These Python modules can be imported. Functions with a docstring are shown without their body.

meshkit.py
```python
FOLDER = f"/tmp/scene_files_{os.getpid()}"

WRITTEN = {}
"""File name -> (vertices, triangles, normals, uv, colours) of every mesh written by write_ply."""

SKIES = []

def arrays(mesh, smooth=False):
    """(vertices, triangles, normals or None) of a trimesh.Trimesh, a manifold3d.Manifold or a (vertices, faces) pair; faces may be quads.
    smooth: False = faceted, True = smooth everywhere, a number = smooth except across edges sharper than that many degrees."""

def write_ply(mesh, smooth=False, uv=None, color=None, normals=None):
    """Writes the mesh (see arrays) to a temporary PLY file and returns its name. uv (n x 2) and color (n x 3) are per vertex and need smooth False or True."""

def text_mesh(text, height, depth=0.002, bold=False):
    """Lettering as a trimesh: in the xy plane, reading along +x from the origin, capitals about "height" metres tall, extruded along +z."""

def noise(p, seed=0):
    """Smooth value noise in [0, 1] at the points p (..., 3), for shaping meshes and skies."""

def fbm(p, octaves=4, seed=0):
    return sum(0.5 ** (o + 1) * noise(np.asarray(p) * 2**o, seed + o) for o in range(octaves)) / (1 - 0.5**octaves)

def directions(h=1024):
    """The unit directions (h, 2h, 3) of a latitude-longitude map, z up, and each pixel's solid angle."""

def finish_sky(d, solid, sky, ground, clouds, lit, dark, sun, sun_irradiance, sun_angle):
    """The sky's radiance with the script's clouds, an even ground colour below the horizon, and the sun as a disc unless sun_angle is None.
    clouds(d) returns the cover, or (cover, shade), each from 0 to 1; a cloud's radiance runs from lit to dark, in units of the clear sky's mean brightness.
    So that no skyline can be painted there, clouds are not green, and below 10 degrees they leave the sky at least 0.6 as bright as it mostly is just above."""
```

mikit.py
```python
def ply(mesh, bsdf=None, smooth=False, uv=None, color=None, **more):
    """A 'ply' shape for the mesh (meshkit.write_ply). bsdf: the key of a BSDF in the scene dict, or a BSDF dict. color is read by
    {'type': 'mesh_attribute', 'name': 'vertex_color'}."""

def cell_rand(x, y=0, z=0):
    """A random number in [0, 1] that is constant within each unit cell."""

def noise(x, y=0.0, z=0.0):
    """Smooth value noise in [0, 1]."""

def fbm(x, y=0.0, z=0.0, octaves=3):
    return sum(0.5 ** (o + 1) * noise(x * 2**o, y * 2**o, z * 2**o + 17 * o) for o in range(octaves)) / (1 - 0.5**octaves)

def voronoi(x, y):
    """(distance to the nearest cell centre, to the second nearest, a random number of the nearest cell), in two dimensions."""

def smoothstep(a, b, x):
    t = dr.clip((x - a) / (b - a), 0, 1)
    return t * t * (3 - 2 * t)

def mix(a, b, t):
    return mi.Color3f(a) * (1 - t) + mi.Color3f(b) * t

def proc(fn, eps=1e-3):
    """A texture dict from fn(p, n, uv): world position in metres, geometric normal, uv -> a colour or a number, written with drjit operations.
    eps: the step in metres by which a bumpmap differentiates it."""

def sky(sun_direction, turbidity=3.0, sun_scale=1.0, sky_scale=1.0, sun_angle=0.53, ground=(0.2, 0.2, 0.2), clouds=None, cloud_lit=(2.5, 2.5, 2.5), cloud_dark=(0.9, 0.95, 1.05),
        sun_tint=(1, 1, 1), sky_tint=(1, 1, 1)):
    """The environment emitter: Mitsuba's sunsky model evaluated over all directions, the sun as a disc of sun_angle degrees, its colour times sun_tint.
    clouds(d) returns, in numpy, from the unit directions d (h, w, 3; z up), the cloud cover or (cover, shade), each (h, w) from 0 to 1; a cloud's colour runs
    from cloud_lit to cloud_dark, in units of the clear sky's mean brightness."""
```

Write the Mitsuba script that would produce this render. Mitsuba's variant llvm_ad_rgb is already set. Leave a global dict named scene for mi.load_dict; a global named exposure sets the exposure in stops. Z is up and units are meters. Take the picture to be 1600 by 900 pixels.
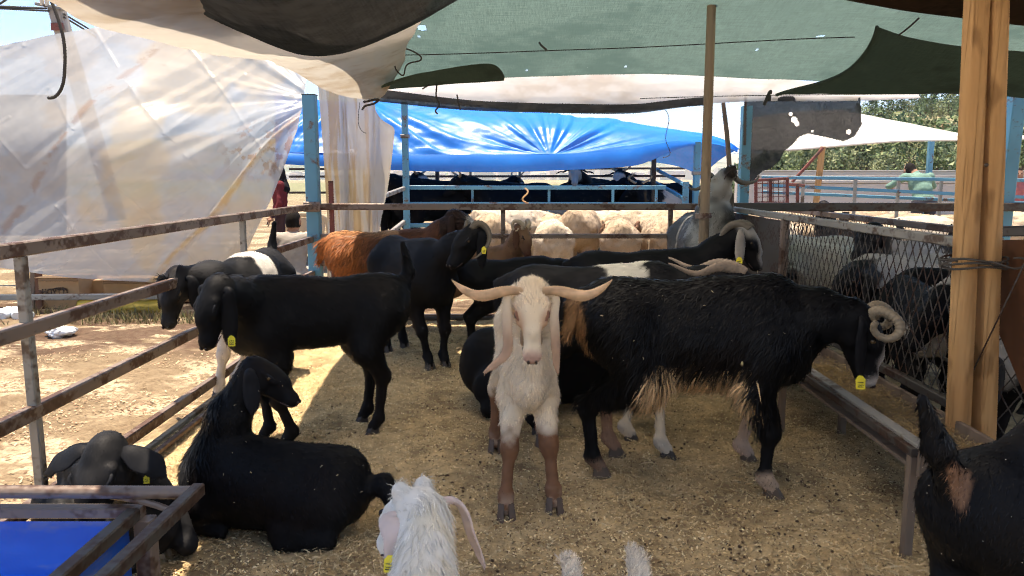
import math, random
import numpy as np, trimesh, mitsuba as mi, drjit as dr
import mikit, meshkit
from mikit import proc, noise, fbm, voronoi, smoothstep, mix, cell_rand
from scipy.interpolate import RectBivariateSpline, CubicSpline
T = mi.ScalarTransform4f
scene, labels = {}, {}
EYE, PITCH, FOCAL = 1.30, math.radians(8.2), 1186.0      # a phone held 1.3 m up, tipped 8 degrees down

# ------------------------------------------------------------------ camera, sky, exposure, air
exposure = 2.9
SUN = (-0.12, 0.06, 1.0)
scene['camera'] = {'type': 'perspective', 'fov': math.degrees(2 * math.atan(800 / FOCAL)), 'fov_axis': 'x', 'near_clip': 0.05, 'far_clip': 30000.0,
                   'medium': {'type': 'ref', 'id': 'haze_air'},
                   'to_world': T().look_at(origin=[0, 0, EYE], target=[0, math.cos(PITCH), EYE - math.sin(PITCH)], up=[0, 0, 1])}


def cloud_cover(d):
    up = np.maximum(d[..., 2], 0.03)
    p = np.stack([d[..., 0] / (up + 0.25) * 1.6, d[..., 1] / (up + 0.25) * 2.6, up * 0.5], -1)
    n = meshkit.fbm(p * 1.5 + 3.1, 5, seed=4)
    c = np.clip((n - 0.50) / 0.22, 0, 1)
    soft = meshkit.fbm(p * 3.0 + 9.0, 4, seed=9)
    return c * c * (3 - 2 * c) * 0.75 * np.clip((d[..., 2] - 0.04) / 0.2, 0, 1), 0.6 * soft


scene['sky'] = mikit.sky(SUN, turbidity=3, ground=(0.3, 0.26, 0.2), clouds=cloud_cover, cloud_lit=(1.9, 1.95, 2.05), cloud_dark=(1.0, 1.08, 1.2), sky_tint=(0.66, 0.80, 0.97))
scene['haze_air'] = {'type': 'homogeneous', 'albedo': {'type': 'rgb', 'value': [0.88, 0.94, 0.99]}, 'sigma_t': 0.00012}
scene['haze'] = {'type': 'cube', 'to_world': T().translate([0, 2500, 198.5]).scale([5200, 5200, 200.0]), 'bsdf': {'type': 'null'},
                 'interior': {'type': 'ref', 'id': 'haze_air'}}
labels['haze'] = {'label': 'thin pale summer haze over the valley', 'category': 'haze', 'kind': 'stuff'}


# ------------------------------------------------------------------ small helpers
def at(px, py, D):
    """The place D metres ahead that the photograph shows at this pixel of its 1600 x 900."""
    u, v = px - 800.0, 450.0 - py
    w = FOCAL * math.cos(PITCH) + v * math.sin(PITCH)
    return np.array([u / w * D, D, EYE + (v * math.cos(PITCH) - FOCAL * math.sin(PITCH)) / w * D])


def gr(px, py, z=0.0):
    v = 450.0 - py
    D = (z - EYE) * (FOCAL * math.cos(PITCH) + v * math.sin(PITCH)) / (v * math.cos(PITCH) - FOCAL * math.sin(PITCH))
    return at(px, py, D)


def unit(v):
    v = np.asarray(v, float)
    return v / np.maximum(np.linalg.norm(v, axis=-1, keepdims=True), 1e-12)


taken = {}


def key_for(name, parent=None):
    k = name if parent is None else parent + '__' + name
    n = taken.get(k, 0)
    taken[k] = n + 1
    return k if n == 0 else f'{k}_{n:03d}'


def thing(name, label, cat, group=None, kind=None):
    k = key_for(name)
    labels[k] = {'label': label, 'category': cat}
    if group: labels[k]['group'] = group
    if kind: labels[k]['kind'] = kind
    return k


def part(parent, name, mesh, bsdf, label=None, kind=None, **kw):
    k = key_for(name, parent)
    scene[k] = mikit.ply(mesh, bsdf, **kw)
    if label or kind:
        labels[k] = {}
        if label: labels[k]['label'] = label
        if kind: labels[k]['kind'] = kind
    return k


def single(name, mesh, bsdf, label, cat, group=None, kind=None, **kw):
    k = thing(name, label, cat, group, kind)
    scene[k] = mikit.ply(mesh, bsdf, **kw)
    return k


def structure(name, mesh, bsdf, label, **kw):
    k = key_for(name)
    scene[k] = mikit.ply(mesh, bsdf, **kw)
    labels[k] = {'label': label, 'category': name.replace('_', ' '), 'kind': 'structure'}
    return k


def ref(k):
    return {'type': 'ref', 'id': k}


def cat(ms):
    return trimesh.util.concatenate(ms)


def beam(p0, p1, w, h=None, up=(0, 0, 1), ch=0.12):
    """A square tube with broken edges from p0 to p1, w across and h high."""
    p0, p1 = np.asarray(p0, float), np.asarray(p1, float)
    h = w if h is None else h
    t = unit(p1 - p0)
    if abs(t @ np.asarray(up, float)) > 0.95: up = (0, 1, 0)
    s = unit(np.cross(t, up)); u = np.cross(s, t)
    c = min(w, h) * ch
    ring = [(-w / 2 + c, -h / 2), (w / 2 - c, -h / 2), (w / 2, -h / 2 + c), (w / 2, h / 2 - c), (w / 2 - c, h / 2), (-w / 2 + c, h / 2), (-w / 2, h / 2 - c), (-w / 2, -h / 2 + c)]
    v = [p + a * s + b * u for p in (p0, p1) for a, b in ring]
    f = []
    for i in range(8):
        j = (i + 1) % 8
        f += [(i, i + 8, j + 8), (i, j + 8, j)]
    for i in range(1, 7):
        f += [(0, i, i + 1), (8, 8 + i + 1, 8 + i)]
    m = trimesh.Trimesh(np.array(v), np.array(f), process=False)
    if m.volume < 0: m.invert()
    return m


def slab(center, size, rot=0.0, ch=0.006):
    x, y, z = np.asarray(size, float)
    a = np.array([-x / 2, 0, 0]); b = -a
    m = beam(a, b, y, z, ch=ch / min(y, z))
    m.apply_transform(trimesh.transformations.rotation_matrix(rot, [0, 0, 1]))
    m.apply_translation(center)
    return m


def spline(pts, n):
    pts = np.asarray(pts, float)
    s = np.r_[0, np.cumsum(np.linalg.norm(np.diff(pts, axis=0), axis=1))]
    return CubicSpline(s / s[-1], pts)(np.linspace(0, 1, n))


def sweep(pts, a, b=None, ref_dir=(0, 0, 1), sides=14, cap=True, ridge=None):
    """A tapered tube along pts: a = half width along ref_dir, b = half width across it."""
    pts = np.asarray(pts, float); n = len(pts)
    a = np.broadcast_to(np.asarray(a, float), n); b = a if b is None else np.broadcast_to(np.asarray(b, float), n)
    t = unit(np.gradient(pts, axis=0))
    A = np.empty_like(pts); prev = np.asarray(ref_dir, float)
    for i in range(n):
        q = prev - (prev @ t[i]) * t[i]
        A[i] = unit(q); prev = A[i]
    B = np.cross(t, A)
    th = np.linspace(0, 2 * np.pi, sides, endpoint=False)
    k = np.ones(n) if ridge is None else ridge
    v = (pts[:, None] + (a * k)[:, None, None] * np.cos(th)[None, :, None] * A[:, None] + (b * k)[:, None, None] * np.sin(th)[None, :, None] * B[:, None]).reshape(-1, 3)
    i, j = np.meshgrid(np.arange(n - 1), np.arange(sides), indexing='ij')
    q = np.stack([i * sides + j, i * sides + (j + 1) % sides, (i + 1) * sides + (j + 1) % sides, (i + 1) * sides + j], -1).reshape(-1, 4)
    f = np.vstack([q[:, [0, 1, 2]], q[:, [0, 2, 3]]])
    if cap:
        v = np.vstack([v, pts[:1], pts[-1:]])
        j = np.arange(sides); e = n * sides
        f = np.vstack([f, np.stack([(j + 1) % sides, j, j * 0 + e], 1), np.stack([(n - 1) * sides + j, (n - 1) * sides + (j + 1) % sides, j * 0 + e + 1], 1)])
    return trimesh.Trimesh(v, f, process=False)


def rope(pts, r=0.004, n=24, sides=6):
    return sweep(spline(pts, n), r, sides=sides, ref_dir=(0.3, 0.2, 0.93))


# ------------------------------------------------------------------ materials
def two(b):
    return {'type': 'twosided', 'b': b}


def tex(fn):
    return proc(fn)


VC = {'type': 'mesh_attribute', 'name': 'vertex_color'}
scene['m_fur'] = two({'type': 'principled', 'base_color': VC, 'roughness': 0.6, 'specular': 0.10})
scene['m_hair'] = two({'type': 'principled', 'base_color': VC, 'roughness': 0.42, 'specular': 0.13})
scene['m_horn'] = two({'type': 'principled', 'base_color': VC, 'roughness': 0.5, 'specular': 0.35})
scene['m_wet'] = two({'type': 'principled', 'base_color': VC, 'roughness': 0.08, 'specular': 0.6})
scene['m_matte'] = two({'type': 'principled', 'base_color': VC, 'roughness': 0.85, 'specular': 0.15})


def steel(paint, rust, amount, rough, metal=0.0, seed=0.0):
    def col(p, n, uv):
        a = fbm(p.x * 9 + seed, p.y * 9, p.z * 9, 4)
        b = fbm(p.x * 55, p.y * 55 + seed, p.z * 55, 2)
        k = smoothstep(amount - 0.07, amount + 0.07, a * 0.75 + b * 0.25)
        base = mix(mi.Color3f(paint) * 0.8, mi.Color3f(paint) * 1.15, noise(p.x * 4, p.y * 4, p.z * 4 + seed))
        r = mix(mi.Color3f(rust) * 0.6, mi.Color3f(rust) * 1.3, b)
        return mix(r, base, k)
    return two({'type': 'bumpmap', 'arbitrary': proc(lambda p, n, uv: fbm(p.x * 70, p.y * 70, p.z * 70, 2), eps=0.002), 'scale': 0.0012,
                'bsdf': {'type': 'principled', 'base_color': tex(col), 'roughness': rough, 'metallic': metal, 'specular': 0.4}})


scene['m_rail'] = steel((0.20, 0.155, 0.125), (0.10, 0.055, 0.035), 0.47, 0.5, 0.25, 1.0)
scene['m_grey_rail'] = steel((0.26, 0.25, 0.22), (0.12, 0.085, 0.06), 0.42, 0.5, 0.2, 3.0)
scene['m_blue_paint'] = steel((0.10, 0.27, 0.38), (0.14, 0.10, 0.08), 0.36, 0.45, 0.0, 5.0)
scene['m_dark_steel'] = steel((0.075, 0.068, 0.06), (0.06, 0.035, 0.025), 0.45, 0.55, 0.3, 7.0)
scene['m_red_oxide'] = steel((0.20, 0.06, 0.045), (0.09, 0.045, 0.03), 0.42, 0.6, 0.0, 9.0)


def wood_col(a, b, sc=1.0, seed=0.0):
    def col(p, n, uv):
        g = fbm(p.x * 60 * sc + seed, p.y * 60 * sc, p.z * 2.2, 3)
        k = fbm(p.x * 7 * sc + seed, p.y * 7 * sc, p.z * 1.2 + 4, 3)
        s = smoothstep(0.60, 0.75, fbm(p.x * 14, p.y * 14, p.z * 5 + seed, 3))
        c = mix(a, b, dr.clip(0.55 * g + 0.75 * k - 0.15, 0, 1))
        return mix(c, mi.Color3f(b) * 0.5, s * 0.55)
    return col


scene['m_log'] = two({'type': 'bumpmap', 'arbitrary': proc(lambda p, n, uv: fbm(p.x * 55, p.y * 55, p.z * 2.5, 4) + 0.5 * smoothstep(0.55, 0.62, fbm(p.x * 38 + 5, p.y * 38, p.z * 1.1, 2)), eps=0.0015), 'scale': 0.016,
                      'bsdf': {'type': 'principled', 'base_color': tex(wood_col((0.60, 0.38, 0.17), (0.33, 0.165, 0.06))), 'roughness': 0.7, 'specular': 0.25}})
scene['m_plank'] = two({'type': 'bumpmap', 'arbitrary': proc(lambda p, n, uv: fbm(p.x * 60, p.y * 8, p.z * 60, 3), eps=0.002), 'scale': 0.004,
                        'bsdf': {'type': 'principled', 'base_color': tex(wood_col((0.24, 0.19, 0.145), (0.11, 0.08, 0.06), 0.6, 3.0)), 'roughness': 0.85, 'specular': 0.15}})
scene['m_board'] = two({'type': 'principled', 'base_color': tex(wood_col((0.17, 0.075, 0.035), (0.10, 0.045, 0.022), 0.3, 8.0)), 'roughness': 0.6, 'specular': 0.3})
scene['m_bamboo'] = two({'type': 'principled', 'base_color': tex(wood_col((0.30, 0.24, 0.16), (0.17, 0.125, 0.08), 1.0, 5.0)), 'roughness': 0.6, 'specular': 0.3})


def film(base, dirt, amount, trans, sc=1.0, seed=0.0, weave=0.0, spec=0.0, rough=0.4, opacity=None):
    """Sheeting lit through from above: diffuse both ways, with dirt of its own and, for woven kinds, a thread pattern."""
    def col(p, n, uv):
        a = fbm(p.x * 1.3 * sc + seed, p.y * 1.3 * sc, p.z * 1.3 * sc, 4)
        b = fbm(p.x * 11 * sc, p.y * 11 * sc + seed, p.z * 11 * sc, 3)
        c = mix(mi.Color3f(base) * 0.93, mi.Color3f(base) * 1.05, b)
        if weave > 0:
            w = noise(p.x * 260, p.y * 18, p.z * 40) * 0.5 + noise(p.x * 14, p.y * 240, p.z * 200) * 0.5
            c = c * (1 - weave + 2 * weave * w)
        return mix(c, dirt, smoothstep(amount - 0.08, amount + 0.12, a * 0.7 + b * 0.3) * 0.8)
    m = {'type': 'principledthin', 'base_color': tex(col), 'roughness': rough, 'spec_trans': 0.0, 'diff_trans': trans, 'eta': 1.3}
    if spec > 0:
        m = {'type': 'blendbsdf', 'weight': spec, 'a': m, 'b': two({'type': 'principled', 'base_color': tex(col), 'roughness': rough, 'specular': 0.8})}
    return m if opacity is None else {'type': 'mask', 'opacity': opacity, 'b': m}


scene['m_white_film'] = film((0.56, 0.53, 0.47), (0.38, 0.31, 0.22), 0.58, 0.7, 1.0, 2.0)
scene['m_fill_film'] = film((0.90, 0.85, 0.75), (0.76, 0.68, 0.55), 0.64, 1.45, 1.0, 66.0)
scene['m_flap_film'] = film((0.74, 0.72, 0.69), (0.55, 0.49, 0.42), 0.62, 0.9, 1.0, 12.0)
scene['m_green'] = film((0.122, 0.182, 0.162), (0.078, 0.125, 0.112), 0.52, 0.95, 1.0, 6.0, 0.36)
scene['m_dark_green'] = film((0.078, 0.112, 0.095), (0.05, 0.065, 0.055), 0.6, 0.5, 1.0, 16.0, 0.25)
scene['m_net'] = film((0.040, 0.047, 0.052), (0.085, 0.095, 0.10), 0.54, 0.8, 2.0, 26.0, 0.6, opacity=0.96)
scene['m_grey_net'] = film((0.035, 0.037, 0.037), (0.07, 0.07, 0.068), 0.55, 0.8, 3.0, 36.0, 0.4, opacity=0.955)
scene['m_brown_net'] = film((0.055, 0.038, 0.028), (0.03, 0.024, 0.02), 0.6, 0.4, 2.0, 46.0, 0.3)
scene['m_tent'] = film((0.68, 0.655, 0.61), (0.62, 0.55, 0.45), 0.66, 0.6, 0.4, 56.0)
blue_fn = lambda p, n, uv: mix((0.004, 0.14, 0.56), (0.007, 0.21, 0.72), fbm(p.x * 3, p.y * 3, p.z * 3, 3))
scene['m_blue_tarp'] = {'type': 'blendbsdf', 'weight': 0.6, 'a': {'type': 'principledthin', 'base_color': tex(blue_fn), 'roughness': 0.3, 'diff_trans': 0.9, 'spec_trans': 0.0, 'eta': 1.4},
                        'b': two({'type': 'principled', 'base_color': tex(blue_fn), 'roughness': 0.42, 'specular': 1.0, 'clearcoat': 1.0, 'clearcoat_gloss': 0.75})}
scene['m_card'] = two({'type': 'principled', 'base_color': tex(lambda p, n, uv: mix((0.40, 0.24, 0.11), (0.50, 0.32, 0.17), fbm(p.x * 14, p.y * 14, p.z * 14, 3))), 'roughness': 0.85})
scene['m_blue_plastic'] = two({'type': 'principled', 'base_color': tex(lambda p, n, uv: mix(mix((0.006, 0.065, 0.36), (0.014, 0.12, 0.52), fbm(p.x * 5, p.y * 5, p.z * 14, 3)), (0.20, 0.21, 0.21), smoothstep(0.50, 0.72, fbm(p.x * 7 + 3, p.y * 7, p.z * 16, 5)) * 0.55)), 'roughness': 0.38})
# ------------------------------------------------------------------ the ground
def pen_mask_np(x, y):
    s = lambda a, b, t: np.clip((t - a) / (b - a), 0, 1)
    return s(-1.95, -1.65, x)


def graded(lo, hi, step, far_lo, far_hi, n):
    mid = np.arange(lo, hi + step / 2, step)
    g = lambda a, b: a + np.sign(b - a) * (np.geomspace(step, abs(b - a), n))
    return np.unique(np.r_[g(lo, far_lo), mid, g(hi, far_hi)])


gx, gy = graded(-5.0, 4.0, 0.045, -5000, 5000, 34), graded(1.2, 9.5, 0.045, -60, 7000, 34)
X, Y = np.meshgrid(gx, gy, indexing='ij')
near = np.clip((14 - Y) / 5, 0, 1) * np.clip((7 - abs(X)) / 2, 0, 1)
P3 = np.stack([X, Y, X * 0], -1)
Z = near * (0.020 * (meshkit.fbm(P3 * 1.6, 3, 1) - 0.5) * 2 + 0.010 * (meshkit.fbm(P3 * 6, 3, 2) - 0.5) * 2 + 0.009 * (meshkit.noise(P3 * 21, 3) - 0.5) * 2)
i, j = np.meshgrid(np.arange(len(gx) - 1), np.arange(len(gy) - 1), indexing='ij')
w = len(gy)
gf = np.stack([i * w + j, (i + 1) * w + j, (i + 1) * w + j + 1, i * w + j + 1], -1).reshape(-1, 4)


def ground_z(x, y):
    q = np.array([[x, y, 0.0]])
    return float(0.020 * (meshkit.fbm(q * 1.6, 3, 1)[0] - 0.5) * 2)


def ground_col(p, n, uv):
    # trodden dung and chopped straw in the pen; pinkish dirt with drifts of sawdust outside it; pale dry land far off
    fine = fbm(p.x * 120, p.y * 120, 0, 2)
    mid = fbm(p.x * 17, p.y * 17, 2.0, 4)
    big = fbm(p.x * 1.7, p.y * 1.7, 5.0, 4)
    pen = mix((0.27, 0.192, 0.10), (0.72, 0.555, 0.305), dr.clip(0.5 * fine + 0.9 * mid - 0.22 + 0.5 * (big - 0.5), 0, 1))
    pen = mix(pen, (0.16, 0.108, 0.06), smoothstep(0.56, 0.72, fbm(p.x * 4.3, p.y * 4.3, 8.0, 4)) * 0.6)
    dirt = mix((0.15, 0.104, 0.062), (0.285, 0.22, 0.14), dr.clip(0.4 * fine + 0.8 * mid - 0.1, 0, 1))
    chip = smoothstep(0.47, 0.60, fbm(p.x * 1.5 + 20, p.y * 2.6, 1.0, 5)) * smoothstep(0.30, 0.55, fbm(p.x * 38, p.y * 38, 3.0, 3))
    dirt = mix(dirt, mix((0.36, 0.27, 0.165), (0.56, 0.46, 0.32), fine), chip)
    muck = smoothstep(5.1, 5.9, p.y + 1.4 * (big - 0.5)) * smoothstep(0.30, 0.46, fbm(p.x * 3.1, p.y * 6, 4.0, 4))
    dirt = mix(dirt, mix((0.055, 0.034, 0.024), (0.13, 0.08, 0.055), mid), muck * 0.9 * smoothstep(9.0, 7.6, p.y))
    inside = smoothstep(-1.95, -1.55, p.x + 0.5 * (mid - 0.5)) * smoothstep(7.4, 6.9, p.y) * smoothstep(0.2, 1.2, p.y)
    c = mix(dirt, pen, inside)
    far = mix((0.34, 0.28, 0.20), (0.22, 0.22, 0.13), smoothstep(0.4, 0.6, fbm(p.x * 0.012, p.y * 0.012, 0, 5)))
    return mix(c, far, smoothstep(30, 80, p.y))


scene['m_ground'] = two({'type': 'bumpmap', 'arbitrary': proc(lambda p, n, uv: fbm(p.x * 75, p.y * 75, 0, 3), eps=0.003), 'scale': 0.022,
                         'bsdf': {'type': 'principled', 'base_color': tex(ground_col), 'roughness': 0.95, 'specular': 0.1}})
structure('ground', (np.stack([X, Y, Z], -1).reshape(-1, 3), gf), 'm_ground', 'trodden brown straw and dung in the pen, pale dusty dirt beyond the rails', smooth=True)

rng = np.random.default_rng(7)



def flakes(n, lo, hi, L, W, cols, seed, mask=None, lift=0.004):
    """Chopped straw: n little bent strips lying on the ground."""
    r = np.random.default_rng(seed)
    # nearer pieces are the ones that show, so spread evenly in the view's depth
    y = lo[1] * (hi[1] / lo[1]) ** r.random(n); x = lo[0] + (hi[0] - lo[0]) * r.random(n)
    if mask is not None:
        k = mask(x, y, r); x, y = x[k], y[k]; n = len(x)
    P = np.stack([x, y, x * 0], -1)
    z = 0.020 * (meshkit.fbm(P * 1.6, 3, 1) - 0.5) * 2 + 0.010 * (meshkit.fbm(P * 6, 3, 2) - 0.5) * 2 + 0.009 * (meshkit.noise(P * 21, 3) - 0.5) * 2 + lift
    a = r.random(n) * 6.283; ln = r.uniform(*L, n) * r.uniform(0.5, 1.0, n); wd = r.uniform(*W, n)
    d = np.stack([np.cos(a), np.sin(a), r.normal(0, 0.22, n)], -1); d /= np.linalg.norm(d, axis=1)[:, None]
    s = np.stack([-np.sin(a), np.cos(a), r.normal(0, 0.5, n)], -1); s /= np.linalg.norm(s, axis=1)[:, None]
    c = np.stack([x, y, z + r.random(n) * 0.006], -1)
    up = np.array([0, 0, 1.0]) * (ln * 0.12)[:, None]
    v = np.stack([c - d * ln[:, None] / 2 - s * wd[:, None] / 2, c - d * ln[:, None] / 2 + s * wd[:, None] / 2,
                  c + up - s * wd[:, None] / 2, c + up + s * wd[:, None] / 2,
                  c + d * ln[:, None] / 2], 1).reshape(-1, 3)
    b = (np.arange(n) * 5)[:, None]
    f = np.concatenate([b + np.array([0, 2, 1]), b + np.array([1, 2, 3]), b + np.array([2, 4, 3])])
    cc = np.asarray(cols)[r.integers(0, len(cols), n)] * r.uniform(0.7, 1.25, (n, 1))
    return (v, f), np.repeat(cc, 5, 0)


straw_cols = [(0.66, 0.52, 0.29), (0.50, 0.37, 0.18), (0.84, 0.72, 0.46), (0.28, 0.19, 0.10), (0.15, 0.10, 0.055), (0.76, 0.61, 0.36), (0.40, 0.28, 0.14)]
m, c = flakes(120000, (-1.75, 1.6), (1.95, 7.2), (0.006, 0.020), (0.003, 0.0075), straw_cols, 3, lambda x, y, r: abs(x) < 0.76 * y + 0.2)
single('straw_litter', m, 'm_matte', 'chopped straw and dung crumbs strewn over the pen floor', 'straw', kind='stuff', color=c)
m, c = flakes(900, (-1.7, 1.7), (1.9, 6.6), (0.05, 0.14), (0.002, 0.0035), [(0.58, 0.48, 0.28), (0.48, 0.37, 0.2)], 5, lambda x, y, r: abs(x) < 0.76 * y + 0.2)
single('straw_stalks', m, 'm_matte', 'longer loose straw stalks on the pen floor', 'straw', kind='stuff', color=c)
# droppings: little dark pellets in scattered patches
r = np.random.default_rng(14)
pc = np.stack([r.uniform(-1.5, 1.6, 70), 2.0 * (3.3 ** r.random(70))], -1)
pp = np.repeat(pc, 14, 0) + r.normal(0, 0.09, (70 * 14, 2)) * r.uniform(0.3, 1.8, (70 * 14, 1))
ico = trimesh.creation.icosphere(1, 1.0)
PV, PF = [], []
for n_, (x, y) in enumerate(pp):
    s_ = r.uniform(0.003, 0.0058)
    PV.append(ico.vertices * [s_ * 1.4, s_, s_ * 0.9] @ trimesh.transformations.rotation_matrix(r.random() * 6, [0, 0, 1])[:3, :3] + [x, y, ground_z(x, y) + s_ * 0.6]); PF.append(ico.faces + n_ * len(ico.vertices))
PV = np.vstack(PV)
single('droppings', (PV, np.vstack(PF)), 'm_matte', 'small dark droppings scattered over the pen floor', 'droppings', kind='stuff', smooth=True, color=np.tile((0.085, 0.058, 0.036), (len(PV), 1)))
# trampled wisps of straw heaped here and there
hx_, hy_ = r.uniform(-1.3, 1.5, 26), 2.0 * (2.6 ** r.random(26))
def wisps(x, y, rr):
    d = np.min(np.hypot(x[:, None] - hx_, y[:, None] - hy_), axis=1)
    return (d < 0.26 * rr.random(len(x)) ** 0.5 + 0.02) & (abs(x) < 0.76 * y + 0.2)
m, c = flakes(60000, (-1.7, 1.7), (1.9, 5.6), (0.02, 0.075), (0.0016, 0.0034), [(0.62, 0.49, 0.27), (0.46, 0.34, 0.17), (0.30, 0.21, 0.10), (0.74, 0.62, 0.38)], 15, wisps, 0.010)
single('straw_heaps', m, 'm_matte', 'trampled wisps of longer straw lying in thin heaps on the pen floor', 'straw', kind='stuff', color=c)
m, c = flakes(26000, (-5.2, 2.2), (-1.75, 6.4), (0.008, 0.035), (0.004, 0.012), [(0.56, 0.45, 0.29), (0.42, 0.30, 0.19), (0.31, 0.19, 0.12), (0.49, 0.37, 0.25)], 6,
              lambda x, y, r: (abs(x) < 0.76 * y + 0.2) & (y < 5.6 + r.normal(0, .25, len(x))) & (meshkit.fbm(np.stack([x * 1.5 + 20, y * 2.6, x * 0 + 1], -1), 4, 11) + r.normal(0, .06, len(x)) > 0.5))
single('wood_shavings', m, 'm_matte', 'pale wood shavings drifted over the sunlit dirt outside the pen', 'shavings', kind='stuff', color=c)


# ------------------------------------------------------------------ far land: hills, mountains, wood, town
def hill_z(x, y):
    a = x / np.maximum(y, 1)
    A = np.clip((a - 0.25) / 0.26, 0, 1); A = A * A * (3 - 2 * A)
    s = np.clip((y - 62) / 92, 0, 1)
    return A * (13.5 * s ** 0.8) + A * 1.2 * np.clip((y - 45) / 20, 0, 1) - 1.0 * (1 - A) - 0.3


hx, hy = np.linspace(8, 190, 92), np.linspace(44, 240, 70)
HX, HY = np.meshgrid(hx, hy, indexing='ij')
HZ = hill_z(HX, HY) + 1.2 * (meshkit.fbm(np.stack([HX, HY, HX * 0], -1) * 0.06, 4, 3) - 0.5) * np.clip((HY - 50) / 20, 0, 1)
i, j = np.meshgrid(np.arange(len(hx) - 1), np.arange(len(hy) - 1), indexing='ij'); w = len(hy)
hf = np.stack([i * w + j, (i + 1) * w + j, (i + 1) * w + j + 1, i * w + j + 1], -1).reshape(-1, 4)


def hill_col(p, n, uv):
    k = fbm(p.x * 0.16, p.y * 0.16, p.z * 0.2, 5)
    f = fbm(p.x * 1.3, p.y * 1.3, p.z * 1.3, 3)
    c = mix((0.10, 0.125, 0.05), (0.24, 0.21, 0.12), smoothstep(0.42, 0.62, k))
    c = mix(c, (0.36, 0.31, 0.24), smoothstep(0.60, 0.72, f))
    red = smoothstep(9.0, 4.0, dr.sqrt(dr.square(p.x - 62.5) + dr.square((p.y - 102) * 0.5)) + 5 * (f - 0.5))
    return mix(c, mix((0.30, 0.085, 0.055), (0.36, 0.17, 0.11), f), red)


scene['m_hill'] = two({'type': 'principled', 'base_color': tex(hill_col), 'roughness': 1.0, 'specular': 0.05})
structure('hill', (np.stack([HX, HY, HZ], -1).reshape(-1, 3), hf), 'm_hill', 'scrubby hillside with a red earth cutting behind the pens', smooth=True)


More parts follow.
